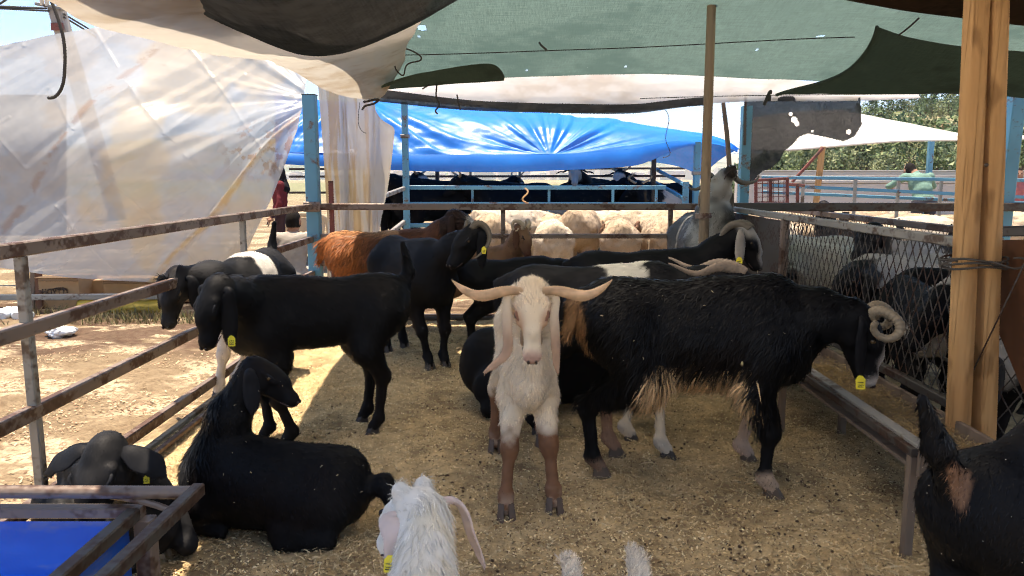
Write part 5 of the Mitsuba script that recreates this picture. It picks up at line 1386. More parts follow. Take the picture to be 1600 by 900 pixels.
def cream(q, leg_top=0.295):
    def fn(P, N):
        c = np.tile(np.array([0.80, 0.69, 0.52]), (len(P), 1))
        c *= (0.86 + 0.3 * nzv(P, 14, 3))[:, None]
        warm = S(0.48, 0.66, nzv(P, 5, 8))[:, None]
        c = c * (1 - 0.35 * warm) + np.array([0.50, 0.37, 0.22]) * 0.35 * warm
        leg = (S(leg_top + 0.03, leg_top - 0.04, P[:, 2] + 0.10 * (nzv(P, 26, 5) - 0.5)))[:, None]
        c = c * (1 - leg) + np.array([0.185, 0.095, 0.052]) * (0.7 + 0.6 * nzv(P, 30, 6))[:, None] * leg
        pale = (S(0.10, 0.04, P[:, 2]) * S(0.42, 0.6, nzv(P, 40, 9)))[:, None]
        c = c * (1 - pale) + np.array([0.42, 0.31, 0.23]) * pale
        hx = q.head_xyz(P)
        eye = np.maximum(S(0.058, 0.02, np.linalg.norm(hx - [0.085, 0.045, 0.0], axis=1)), S(0.058, 0.02, np.linalg.norm(hx - [0.085, -0.045, 0.0], axis=1)))[:, None]
        c = c * (1 - eye * 0.85) + np.array([0.36, 0.165, 0.085]) * eye * 0.85
        ck = (S(0.022, 0.040, np.abs(hx[:, 1])) * S(0.02, 0.06, hx[:, 0]) * S(0.20, 0.14, hx[:, 0]) * S(0.05, 0.0, np.abs(hx[:, 2])))[:, None]
        c = c * (1 - ck * 0.6) + np.array([0.50, 0.29, 0.14]) * ck * 0.6
        nose = S(0.190, 0.220, hx[:, 0])[:, None]
        c = c * (1 - nose * 0.8) + np.array([0.40, 0.22, 0.18]) * nose * 0.8
        return np.clip(c, 0, 1)
    return fn


q = Quad((0.06, 3.22), -88, 1.03, poll=at(831, 468, 2.73), face=(0.0, -0.54, -0.84), feet={'FL': (0.37, 0.09), 'FR': (0.42, -0.095), 'HL': (-0.36, 0.10), 'HR': (-0.29, -0.125)}, plump=0.50, tail='down', neck=0.66, hs=0.95)
fl = lambda P, N: np.where(q.is_head(P), np.where(q.head_xyz(P)[:, 0] < 0.07, 0.035, 0.012), np.where(P[:, 2] < 0.33, 0.010, 0.030))
k = build(q, 'goat', 'cream white horned goat standing in the middle and facing the camera', 'goat', None, 0.0085, cream(q), dict(length=0.25, w=0.023, out=0.032, fwd=0.03, R=dict(curl=0.08, out=0.04), L=dict(flare=0.015)), (0.42, 0.28, 0.19), 42000, seed=11, fur_fn=fl, hoof_col=(0.10, 0.072, 0.055), width=0.0019, lift=0.24, tint=0.16, lid=(0.22, 0.11, 0.07), hoof_s=1.25, ear_root=(0.76, 0.66, 0.50))
W = q
for sd in (1, -1):
    m, t = horn_mesh(q, sd, [(0, 0, 0), (0.042, 0.0, 0.010), (0.096, 0.0, 0.002), (0.155, 0.010, -0.010), (0.210, 0.021, 0.008), (0.256, 0.030, 0.044)], 0.021, 0.004, 0.62, 80, 34, 0.03, 'level', prof=([0, 0.1, 0.3, 0.55, 0.8, 1], [0.78, 0.72, 0.92, 1.0, 0.66, 0.08]))
    c = paint(m, (0.46, 0.31, 0.185), var=0.2); c *= (0.62 + 0.76 * meshkit.fbm(np.asarray(m.vertices) * [60, 9, 60], 3, 8))[:, None]; c *= np.r_[np.repeat(0.75 + 0.45 * S(0, 0.5, t), 16), 1, 1][:, None]
    add(k, 'horn', m, np.clip(c, 0, 1), q)
for sd in (1, -1):
    m = sweep([q.hp(0.064, 0.0620 * sd, 0.023), q.hp(0.082, 0.0600 * sd, 0.021)], 0.0036, sides=8); add(k, 'pupil', m, (0.004, 0.003, 0.003), q, 'm_wet')
# tassels under the throat
for sd in (1, -1):
    m = sweep(spline([q.hp(0.05, 0.03 * sd, -0.09), q.hp(0.05, 0.034 * sd, -0.09) + q.down * 0.05, q.hp(0.05, 0.034 * sd, -0.09) + q.down * 0.09], 12), [0.008] * 8 + [0.009, 0.009, 0.008, 0.004], sides=10); add(k, 'tassel', m, (0.44, 0.33, 0.22), q, 'm_fur')


def blackish(spots=(), legs=None, tone=1.0, belly=None, q=None, grey=0.0):
    """Black coat; spots: (centre, radii, colour, ragged) in body axes."""
    def fn(P, N):
        c = np.tile(BLACK * tone, (len(P), 1)) * (0.75 + 0.5 * nzv(P, 11, 4))[:, None]
        rust = S(0.55, 0.7, nzv(P, 4, 9))[:, None] * 0.35
        c = c * (1 - rust) + np.array([0.011, 0.0065, 0.005]) * tone * rust
        if grey:
            g = (S(0.45, 0.6, nzv(P, 9, 12)) * grey)[:, None]; c = c * (1 - g) + np.array([0.035, 0.035, 0.037]) * g
        for ctr, rad, colr, rag in spots:
            w = np.linalg.norm((P - np.asarray(ctr)) / np.asarray(rad), axis=1) + rag * (nzv(P, 16, 3) - 0.5) * 2
            k = S(1.05, 0.9, w)[:, None]
            c = c * (1 - k) + np.asarray(colr) * (0.8 + 0.4 * nzv(P, 24, 6))[:, None] * k
        if legs is not None:
            for (x0, x1, y0, y1, z0, z1, colr) in legs:
                k = (S(z1 + 0.015, z1 - 0.015, P[:, 2] + 0.05 * (nzv(P, 22, 2) - 0.5)) * (P[:, 2] > z0) * (P[:, 0] > x0) * (P[:, 0] < x1) * (P[:, 1] > y0) * (P[:, 1] < y1))[:, None]
                c = c * (1 - k) + np.asarray(colr) * (0.75 + 0.5 * nzv(P, 30, 7))[:, None] * k
        return c
    return fn


def tag_on(k, q, ear_sd, t_down, nrm_world, out=0.05, size=0.03, fwd=0.0, up=None):
    P = q.hp(-0.01, 0.056 * ear_sd, 0.012) + q.H[:, 1] * ear_sd * out + q.down * t_down + q.H[:, 0] * fwd
    n = q.R.T @ unit(nrm_world)
    m, b = tag_mesh(q, P + n * 0.012, n, size, up)
    kk = add(k, 'ear_tag', m, (0.72, 0.62, 0.03), q, 'm_horn', smooth=False, label='yellow plastic ear tag')
    add(kk, 'print', b, (0.03, 0.03, 0.02), q, 'm_horn', smooth=False)


def foot(q, px, py):
    w = gr(px, py); l = q.R.T @ (w - q.loc) / q.s
    return float(l[0]), float(l[1])


# ---- black goat standing at the left, head low
q = Quad((-0.985, 3.72), 205, 1.05, poll=at(338, 458, 3.30), face=(-0.22, -0.42, -0.88), tail='high', plump=0.84, deep=0.80)
q2 = dict(FL=foot(q, 412, 692), FR=foot(q, 447, 700), HL=foot(q, 583, 678), HR=foot(q, 566, 662))
q = Quad((-0.985, 3.72), 205, 1.05, poll=at(338, 458, 3.30), face=(-0.22, -0.42, -0.88), tail='high', plump=0.84, deep=0.80, feet={'FL': q2['FR'], 'FR': q2['FL'], 'HL': q2['HL'], 'HR': q2['HR']})
k = build(q, 'goat', 'black hornless goat standing sideways in the left of the pen, head lowered', 'goat', None, 0.0115, blackish(), dict(length=0.23, w=0.034, out=0.03), None, 30000, 0.026, seed=3, width=0.0024, tint=0.3)
tag_on(k, q, 1, 0.205, (0.1, -1, 0.1), 0.03, 0.028); tag_on(k, q, -1, 0.20, (-0.3, -1, 0.1), 0.03, 0.026)

# ---- black and white goat behind it, coming at us along the rails
s2 = dict(poll=at(276, 440, 4.02), face=(-0.12, -0.55, -0.82), tail='high', plump=0.85, deep=0.85)
q = Quad((-1.62, 4.72), -86, 1.08, **s2)
q = Quad((-1.62, 4.72), -86, 1.08, feet={'FR': foot(q, 341, 622), 'FL': foot(q, 366, 612), 'HL': (-0.33, 0.1), 'HR': (-0.33, -0.1)}, **s2)
WHT = (0.62, 0.58, 0.52)
k = build(q, 'goat', 'black goat with a white saddle and white forelegs behind the lowered head', 'goat', None, 0.0125,
          blackish(spots=[((0.10, 0, 0.66), (0.18, 0.6, 0.30), WHT, 0.35)], legs=[(0.1, 0.6, -1, 1, 0, 0.42, (0.60, 0.52, 0.42))], tone=1.2, grey=0.5), dict(length=0.15, w=0.030, out=0.05), None, 16000, 0.02, seed=4)
tuft = [sweep([q.hp(0.01 + 0.004 * a, 0.012 * math.sin(a * 2.3), 0.06), q.hp(0.03 + 0.01 * math.cos(a), 0.02 * math.sin(a * 1.7), 0.09), q.hp(0.035 + 0.02 * math.cos(a * 3), 0.04 * math.sin(a * 1.3), 0.118)], [0.006, 0.004, 0.001], sides=5) for a in range(14)]
kk = add(k, 'forelock', cat(tuft), BLACK * 2, q, 'm_fur'); labels[kk] = {'kind': 'stuff'}

# ---- black goat resting, looking back
q = Quad((-0.91, 2.72), 175, 0.80, 'lie', poll=at(404, 580, 2.76), face=(0.84, -0.10, -0.46), tail='side', plump=1.02, neck=1.0)
k = build(q, 'goat', 'black goat lying in the left foreground with its head turned back', 'goat', None, 0.0105, blackish(spots=[((0.36, 0.10, 0.2), (0.05, 0.10, 0.16), (0.05, 0.05, 0.052), 0.2)]), dict(length=0.20, w=0.040, out=0.028), BLACK * 2.4, 34000, 0.022, seed=5, fur_fn=lambda P, N: np.where(q.is_head(P), 0.012, np.where((P[:, 0] > 0.2) & (P[:, 2] > 0.26), 0.045, 0.024)), lift=0.32)  # grey chest spot paints a sunlit highlight into the coat

REST = [(k, q)]
# ---- black goat at the trough
t1 = dict(poll=at(163, 716, 2.20), face=(-0.02, -0.66, -0.72), tail=None, plump=0.7, hs=1.36, neck=0.95)
q = Quad((-1.42, 2.58), -38, 0.78, 'lie', feet={'ext': (-1, (0.50, -0.20, 0.045))}, **t1)
e = foot(q, 256, 868)
q = Quad((-1.42, 2.58), -38, 0.78, 'lie', feet={'ext': (-1, (e[0] - 0.03, e[1], 0.05))}, **t1)
k = build(q, 'goat', 'dark grey goat lying behind the blue trough with its chin over the rail', 'goat', None, 0.0095, blackish(tone=1.1, grey=0.4), dict(length=0.17, w=0.052, out=0.09, droop=0.55, fwd=0.0), BLACK * 2.0, 26000, 0.016, seed=6, hoof_col=(0.40, 0.31, 0.20), hooves=True)
tag_on(k, q, 1, 0.10, (0.2, -1, 0.3), 0.09, 0.02)

# ---- black goat standing in the centre, rump to the left
q = Quad((-0.70, 5.40), -58, 1.12, poll=at(738, 368, 4.9), face=(-0.62, -0.52, -0.58), tail='down', plump=0.98)
ft = dict(FR=foot(q, 672, 577), FL=foot(q, 696, 573), HR=foot(q, 606, 549), HL=foot(q, 632, 544))
q = Quad((-0.70, 5.40), -58, 1.12, poll=at(738, 368, 4.9), face=(-0.62, -0.52, -0.58), tail='down', plump=0.98, feet=ft)
k = build(q, 'goat', 'black horned goat standing in the centre with its rump to the left', 'goat', None, 0.0125, blackish(tone=1.25), dict(length=0.2, w=0.032, out=0.04), None, 18000, 0.024, seed=7)
for sd in (1, -1):
    m, t = horn_mesh(q, sd, [(0, 0, 0), (0.03, 0.035, 0.03), (0.06, 0.065, -0.005), (0.08, 0.06, -0.06), (0.08, 0.02, -0.12), (0.075, -0.04, -0.16)], 0.022, 0.005, 0.7, 50, 16, 0.05, 'level'); add(k, 'horn', m, (0.10, 0.085, 0.062), q)
tag_on(k, q, 1, 0.09, (-0.5, -1, 0.1), 0.06, 0.026)

# ---- a lower black goat behind that one
q = Quad((0.02, 5.70), 10, 0.90, poll=(0.46, 5.80, 0.62), face=(0.7, 0.3, -0.6), tail='down')
k = build(q, 'goat', 'low black goat behind the centre goat, seen as a dark back', 'goat', None, 0.014, blackish(tone=1.1), dict(length=0.18), None, 9000, 0.024, seed=8)

# ---- rusty long haired goat by the back rail
def rusty(q):
    def fn(P, N):
        c = np.tile(np.array([0.10, 0.042, 0.021]), (len(P), 1)) * (0.6 + 0.8 * nzv(P, 13, 4))[:, None]
        ru = S(-0.05, -0.30, P[:, 0] + 0.12 * (nzv(P, 8, 3) - 0.5))[:, None]
        c = c * (1 - ru) + np.array([0.33, 0.115, 0.035]) * (0.5 + 1.0 * nzv(P * [3, 3, 0.6], 12, 8))[:, None] * ru
        tp = (S(0.74, 0.80, P[:, 2]) * (P[:, 0] < 0.1))[:, None]
        c = c * (1 - tp * .8) + np.array([0.50, 0.29, 0.14]) * tp * .8
        hx = q.head_xyz(P)
        dk = S(0.24, 0.16, np.linalg.norm(hx - [0.03, 0, -0.04], axis=1))[:, None]
        c = c * (1 - dk) + np.array([0.03, 0.017, 0.013]) * dk
        wh = (S(0.055, 0.03, np.linalg.norm((hx - [0.15, 0, 0.0]) / [2.6, 1, 1.6], axis=1)))[:, None]
        return c * (1 - wh) + np.array([0.55, 0.50, 0.44]) * wh
    return fn
q = Quad((-1.05, 6.36), 4, 1.10, poll=at(714, 342, 6.32), face=(0.82, -0.30, -0.42), tail='down', plump=0.95)
k = build(q, 'goat', 'rusty brown long haired goat by the back rail, dark head with a white blaze', 'goat', None, 0.0135, rusty(q), dict(length=0.2, w=0.03), (0.03, 0.017, 0.013), 20000, seed=9, fur_fn=lambda P, N: np.where(P[:, 2] < 0.34, 0.02, np.where(P[:, 0] < 0, 0.07, 0.035)), width=0.003, tint=0.4)

# ---- brown goat with curled horn
def brown(q):
    def fn(P, N):
        c = np.tile(np.array([0.20, 0.115, 0.065]), (len(P), 1)) * (0.65 + 0.7 * nzv(P, 13, 4))[:, None]
        hx = q.head_xyz(P); dk = S(0.10, 0.20, hx[:, 0])[:, None]
        c = c * (1 - dk) + np.array([0.07, 0.032, 0.02]) * dk
        lg = S(0.34, 0.28, P[:, 2])[:, None]
        return c * (1 - lg) + np.array([0.09, 0.035, 0.02]) * lg
    return fn
q = Quad((-0.28, 6.42), 6, 0.92, poll=at(815, 362, 6.2), face=(0.40, -0.35, -0.85), tail='down')
k = build(q, 'goat', 'brown goat with a small curled horn in front of the pale sheep', 'goat', None, 0.0125, brown(q), dict(length=0.17, w=0.03, out=0.035), (0.10, 0.05, 0.03), 12000, 0.02, seed=10)
for sd in (1, -1):
    m, t = horn_mesh(q, sd, [(0, 0, 0), (0.03, 0.05, 0.03), (0.06, 0.08, -0.01), (0.065, 0.045, -0.045), (0.06, 0.0, -0.03), (0.06, 0.005, 0.005)], 0.022, 0.006, 1, 44, 12); add(k, 'horn', m, (0.42, 0.33, 0.22), q)

# ---- black goat with big back-swept horns, right of centre
q = Quad((0.88, 4.98), -2, 1.06, poll=at(1162, 366, 4.9), face=(0.50, -0.30, -0.80), tail='down', plump=0.95)
def k1c(P, N):
    c = blackish()(P, N); hx = q.head_xyz(P)
    fc = (S(0.02, 0.06, hx[:, 0]) * S(0.030, 0.018, np.abs(hx[:, 1])) * S(-0.03, 0.0, hx[:, 2]))[:, None]
    c = c * (1 - fc * .7) + np.array([0.40, 0.38, 0.35]) * fc * .7
    top = (S(0.13, 0.08, np.linalg.norm(hx - [-0.03, 0.0, 0.10], axis=1)))[:, None]
    return c * (1 - top * .7) + np.array([0.45, 0.44, 0.41]) * top * .7
k = build(q, 'goat', 'black goat with thick grey back-swept horns and pale brow near the mesh fence', 'goat', None, 0.0115, k1c, dict(length=0.2, w=0.034, out=0.04), (0.34, 0.31, 0.27), 20000, 0.022, seed=12)
for sd in (1, -1):
    m, t = horn_mesh(q, sd, [(0, 0, 0), (0.012, 0.045, 0.03), (0.03, 0.10, 0.022), (0.04, 0.14, -0.025), (0.045, 0.155, -0.08), (0.045, 0.15, -0.13)], 0.030, 0.010, 0.7, 60, 22, 0.06, 'level'); add(k, 'horn', m, (0.125, 0.11, 0.088), q)
tag_on(k, q, -1, 0.17, (-0.2, -1, 0.1), 0.04, 0.034)

# ---- goat with a white band and twisted horns, half hidden behind the big black one
q = Quad((0.47, 3.86), -3, 1.10, poll=at(1152, 440, 3.72), face=(0.75, -0.15, -0.6), tail='down', plump=0.93)
ft = dict(FL=foot(q, 985, 690), FR=foot(q, 1042, 716))
q = Quad((0.47, 3.86), -3, 1.10, poll=at(1152, 440, 3.72), face=(0.75, -0.15, -0.6), tail='down', plump=0.93, feet={**ft, 'HR': (-0.30, -0.1), 'HL': (-0.35, 0.12)})
k = build(q, 'goat', 'black goat with a white band over its back, mostly hidden behind the big shaggy one', 'goat', None, 0.0125, blackish(spots=[((0.085, 0, 0.70), (0.12, 0.16, 0.20), (0.60, 0.58, 0.48), 0.45)], legs=[(0.05, 0.8, -1, 1, 0.0, 0.37, (0.55, 0.48, 0.38))], tone=1.35, grey=0.25), dict(length=0.2, w=0.034), None, 15000, 0.024, seed=13, hoof_col=(0.06, 0.05, 0.045))
for sd in (1, -1):
    m, t = horn_mesh(q, sd, [(0, 0, 0), (0.02, 0.06, 0.03), (0.05, 0.13, 0.03), (0.07, 0.20, 0.005), (0.085, 0.26, 0.02), (0.10, 0.33, 0.05)], 0.030, 0.004, 0.55, 80, 20, 0.09, 'level'); add(k, 'horn', m, (0.29, 0.225, 0.165), q)

# ---- black goat lying behind the white one
q = Quad((0.25, 4.28), 2, 1.13, 'lie', poll=(0.80, 4.40, 0.60), face=(0.6, 0.4, -0.5), tail=None)
k = build(q, 'goat', 'black goat lying on the straw behind the white goat, rump to the left', 'goat', None, 0.012, blackish(), dict(length=0.2), None, 14000, 0.018, seed=14)

# ---- the big shaggy black goat feeding at the right
q = Quad((0.81, 3.16), -6, 1.13, poll=at(1340, 503, 3.02), face=(0.38, -0.12, -0.90), tail='down', plump=1.0)
ft = dict(HR=foot(q, 938, 743), HL=foot(q, 962, 712), FR=foot(q, 1206, 776), FL=foot(q, 1168, 722))
q = Quad((0.81, 3.16), -6, 1.13, poll=at(1340, 503, 3.02), face=(0.38, -0.12, -0.90), tail='down', plump=1.0, deep=0.92, feet=ft)
TAN = (0.34, 0.20, 0.10)
def shag(P, N):
    c = blackish(spots=[((-0.47, -0.04, 0.56), (0.06, 0.10, 0.16), TAN, 0.2)], legs=[(-0.9, -0.1, 0.0, 1, 0.0, 0.24, (0.30, 0.18, 0.12)), (0.05, 0.9, -1, 1, 0.0, 0.085, (0.42, 0.31, 0.22)), (0.05, 0.9, 0.5 * (ft['FL'][1] + ft['FR'][1]), 1, 0.0, 0.30, (0.48, 0.36, 0.28)), (-0.9, -0.1, -1, 0, 0.0, 0.07, (0.20, 0.13, 0.09))])(P, N)
    b = (S(0.485, 0.45, P[:, 2] + 0.05 * (nzv(P, 20, 5) - 0.5)) * (P[:, 0] > -0.21) * (P[:, 0] < 0.17) * (np.abs(P[:, 1]) < 0.2) * (P[:, 2] > 0.3))[:, None]
    c = c * (1 - b) + np.array([0.58, 0.40, 0.215]) * (0.6 + 0.8 * nzv(P, 26, 8))[:, None] * b
    hx = q.head_xyz(P)
    w = np.maximum(S(0.035, 0.02, np.linalg.norm((hx - [0.13, 0, 0.02]) / [3.0, 0.9, 1.2], axis=1)), S(0.19, 0.215, hx[:, 0]))[:, None]
    return c * (1 - w * .9) + np.array([0.46, 0.43, 0.40]) * w * .9
fl = lambda P, N: np.where(q.is_head(P), 0.014, np.where(P[:, 2] < 0.30, 0.016, np.where((P[:, 2] < 0.50) & (N[:, 2] < 0.2) & (P[:, 0] > -0.24) & (P[:, 0] < 0.2), 0.10, np.where(P[:, 2] < 0.62, 0.052, 0.034))))
k = build(q, 'goat', 'big shaggy black goat with a tan belly fringe feeding at the right', 'goat', None, 0.0105, shag, dict(length=0.2, w=0.038, out=0.03), BLACK * 1.6, 46000, seed=15, fur_fn=fl, width=0.0026, tint=0.4, hoof_col=(0.11, 0.08, 0.06))
for sd in (1, -1):
    m, t = horn_mesh(q, sd, [(0, 0, 0), (0.025, 0.015, 0.035), (0.05, -0.01, 0.062), (0.065, -0.045, 0.070), (0.075, -0.072, 0.045), (0.08, -0.062, 0.005), (0.085, -0.025, -0.012), (0.095, 0.0, 0.005)], 0.024, 0.011, 0.9, 90, 20, 0.08); add(k, 'horn', m, (0.20, 0.165, 0.115), q)
tag_on(k, q, -1, 0.21, (-0.1, -1, 0.2), 0.03, 0.03)
# the tan fringe hanging under its belly
mk = (q.v[:, 2] < 0.49) & (q.n[:, 2] < 0.15) & (q.v[:, 0] > -0.20) & (q.v[:, 0] < 0.16) & (q.v[:, 2] > 0.3)
ff = q.f[mk[q.f].all(1)]
V, F, NN, CC = fur(q.v, ff, q.n, np.tile((0.50, 0.345, 0.185), (len(q.v), 1)), 5200, 77, lambda P, N: np.full(len(P), 0.085), lambda P, N: np.tile(q.down, (len(P), 1)), 0.003, 0.12, 0.12, 0.35)
kk = key_for('belly_fringe', k); scene[kk] = {**raw_ply(V, F, NN, CC, 'm_fur'), 'to_world': q.world()}; labels[kk] = {'kind': 'stuff', 'label': 'tan fringe of long belly hair'}
for (px, py, sx) in ((1158, 562, 0.014), (1164, 624, 0.016), (1146, 675, 0.02)):
    m = trimesh.creation.icosphere(2, 1.0); sx *= 0.6; m.vertices *= [sx * 0.55, 0.009, sx]; m.vertices += nz(m.vertices, 50, 2, 3)[:, None] * 0.006
    w = at(px, py, 3.0); l = q.R.T @ (w - q.loc) / q.s
    i_ = np.argmin(np.linalg.norm((q.v - l) * [1, 0.15, 1] + [0, 0.0, 0] + 9 * np.maximum(0, q.v[:, 1:2] + 0.05), axis=1)); m.apply_translation(q.v[i_] + q.n[i_] * 0.028)
    add(k, 'burr', m, (0.30, 0.26, 0.15), q, 'm_fur')

REST.append((k, q))
# ---- the foreground white goat, seen from behind its head
def pale(q, tone=(0.66, 0.64, 0.58)):
    def fn(P, N):
        c = np.tile(np.array(tone), (len(P), 1)) * (0.85 + 0.3 * nzv(P, 16, 3))[:, None]
        y = S(0.5, 0.68, nzv(P * [2, 2, 0.6], 8, 5))[:, None] * 0.45
        return c * (1 - y) + np.array([0.58, 0.50, 0.32]) * y
    return fn
q = Quad((-0.10, 0.80), 98, 0.80, poll=at(654, 806, 1.43), face=(-0.50, 0.72, -0.48), tail='down', plump=0.8, neck=0.72, horns_bump=True, hs=1.06)
fl = lambda P, N: np.where(q.is_head(P), np.where(q.head_xyz(P)[:, 0] < 0.03, 0.028, 0.012), np.where(P[:, 2] < 0.33, 0.014, 0.05))
k = build(q, 'goat', 'white goat in the near foreground seen from behind, yellow tag in its ear', 'goat', None, 0.0085, pale(q), dict(length=0.22, w=0.036, out=0.03, L=dict(out=0.035, fwd=-0.15, length=0.26, w=0.036, ref=(0.95, -0.25, 0.0)), R=dict(out=0.075, flare=0.07, length=0.21, w=0.016, fwd=-0.02)), (0.55, 0.46, 0.42), 36000, seed=16, fur_fn=fl, width=0.0013, tint=0.14, lift=0.2)
F1 = q
tag_on(k, q, 1, 0.112, (-0.15, -1, 0.45), 0.052, 0.024, fwd=-0.078)

# ---- small white kid at the camera's feet: only its upright ears show
q = Quad((0.26, 1.42), 100, 0.55, 'lie', poll=at(945, 960, 1.78), face=(0.1, 0.8, -0.5), tail='down')
k = build(q, 'goat', 'white kid lying at the bottom edge, only its two hairy ears showing', 'goat', None, 0.011, pale(q, (0.62, 0.55, 0.44)), None, None, 9000, 0.02, seed=17, ears=False, width=0.002)
for px0, py0, px1, py1, wv in ((893, 925, 882, 877, 0.024), (1000, 925, 982, 860, 0.028)):
    a, b = at(px0, py0, 1.79), at(px1, py1, 1.80)
    pts = spline([a + [0.01, 0, -0.05], a, (a * .6 + b * .4) + [0.008, 0, 0.004], b + [0.004, 0, 0], b + [-0.012 if px0 < 950 else 0.0, 0, 0.004]], 20)
    m = sweep(pts, wv * np.interp(np.linspace(0, 1, 20), [0, .4, .8, 1], [0.8, 1.0, 0.9, 0.2]), 0.010, ref_dir=(1, 0, 0), sides=14)
    c = paint(m, (0.74, 0.67, 0.55)); kk = part(k, 'ear', m, 'm_fur', smooth=True, color=c)
    n2 = normals_of(np.asarray(m.vertices), np.asarray(m.faces))
    V, F, NN, CC = fur(np.asarray(m.vertices), np.asarray(m.faces), n2, c, 2200, 5, lambda P, N: np.full(len(P), 0.022), lambda P, N: np.tile([0.25, 0, 1.0], (len(P), 1)), 0.0013, 0.35, 0.3, 0.2)
    k4 = key_for('ear_hair', k); scene[k4] = raw_ply(V, F, NN, CC, 'm_fur'); labels[k4] = {'kind': 'stuff'}

# ---- dark goat at the bottom right, rump to the camera
q = Quad((1.33, 1.80), 38, 0.90, poll=(1.74, 2.12, 0.62), face=(0.5, 0.6, -0.6), tail=None, plump=1.05)
tl = q.R.T @ (at(1478, 742, 1.60) - q.loc) / q.s
for a, b, ra, rb in ((at(1488, 760, 1.62), at(1466, 700, 1.58), 0.036, 0.030), (at(1466, 700, 1.58), at(1440, 622, 1.57), 0.030, 0.012)):
    q.B.cap(q.R.T @ (a - q.loc) / q.s, q.R.T @ (b - q.loc) / q.s, ra, rb, 0.03)
vent = q.R.T @ (at(1474, 775, 1.52) - q.loc) / q.s
k = build(q, 'goat', 'dark brown black goat at the bottom right corner, rump to the camera, tail raised', 'goat', None, 0.010, blackish(spots=[(vent, (0.14, 0.026, 0.085), (0.20, 0.115, 0.07), 0.2)], tone=1.15), dict(length=0.2), None, 34000, 0.024, seed=18, width=0.0018)
def bits(q, k, n, seed, where, size=(0.0006, 0.0016), off=0.010):
    r = np.random.default_rng(seed); out = []
    for i_ in r.choice(np.where(where(q.v))[0], n):
        m = trimesh.creation.icosphere(0, 1.0); m.vertices *= [r.uniform(0.001, 0.009), r.uniform(*size), r.uniform(*size)]
        m.apply_transform(trimesh.transformations.rotation_matrix(r.random() * 6, r.normal(size=3))); m.apply_translation(q.v[i_] + q.n[i_] * off); out.append(m)
    m = cat(out); kk = add(k, 'straw_bits', m, (0.55, 0.45, 0.28), q, 'm_matte', smooth=False); labels[kk] = {'kind': 'stuff'}


for kk_, qq_ in REST: bits(qq_, kk_, 60, 5, lambda v: v[:, 2] > 0.2)
F, r = q, np.random.default_rng(3)
ix = r.choice(np.where((q.v[:, 0] < -0.1))[0], 70)
specks = []
for i_ in ix:
    m = trimesh.creation.icosphere(0, 1.0); m.vertices *= r.uniform(0.0006, 0.0016, 3); m.apply_translation(q.v[i_] + q.n[i_] * 0.010); specks.append(m)
m = cat(specks); kk = add(k, 'straw_bits', m, (0.55, 0.5, 0.38), q, 'm_matte', smooth=False); labels[kk] = {'kind': 'stuff'}
# ------------------------------------------------------------------ the goat with its head thrown up at the back corner
def greyish(q, dark=0.5, base=(0.34, 0.325, 0.30)):
    def fn(P, N):
        c = np.tile(np.array(base), (len(P), 1)) * (0.75 + 0.5 * nzv(P, 14, 3))[:, None]
        k = (S(0.46, 0.58, nzv(P, 5, 11)) * dark)[:, None]
        c = c * (1 - k) + np.array([0.035, 0.035, 0.037]) * k
        hx = q.head_xyz(P); m = (S(0.14, 0.19, hx[:, 0]))[:, None]
        return c * (1 - m) + np.array([0.03, 0.025, 0.022]) * m
    return fn


q = Quad((1.62, 6.50, 0.06), -92, 1.20, poll=at(1120, 300, 6.12), face=(0.12, -0.68, 0.72), tail=None, plump=0.95, neck=1.3, hs=1.15)
k = build(q, 'goat', 'grey white goat at the back corner throwing its head up, horns spread', 'goat', None, 0.0135, greyish(q, 0.75, (0.30, 0.30, 0.28)), dict(length=0.15, w=0.028, out=0.05), (0.22, 0.19, 0.16), 16000, 0.03, seed=31, width=0.003, tint=0.3)
for sd in (1, -1):
    w0 = lambda px, py: q.R.T @ (at(px, py, 6.15) - q.loc) / q.s
    pts = [q.hp(-0.005, 0.028 * sd, 0.045)] + ([w0(1140, 290), w0(1152, 302), w0(1166, 286 + 0), w0(1180, 284), w0(1185, 276)] if sd > 0 else [w0(1108, 276), w0(1102, 286), w0(1095, 293), w0(1085, 296), w0(1076, 292)])
    if sd > 0: pts = [pts[0], w0(1147, 276), w0(1156, 284), w0(1168, 286), w0(1180, 283), w0(1186, 274)]
    P = spline(pts, 50); t = np.linspace(0, 1, 50)
    m = sweep(P, 0.026 * (1 - t) + 0.005, sides=12, ridge=1 + 0.05 * np.sin(t * 90)); add(k, 'horn', m, (0.12, 0.11, 0.095), q)

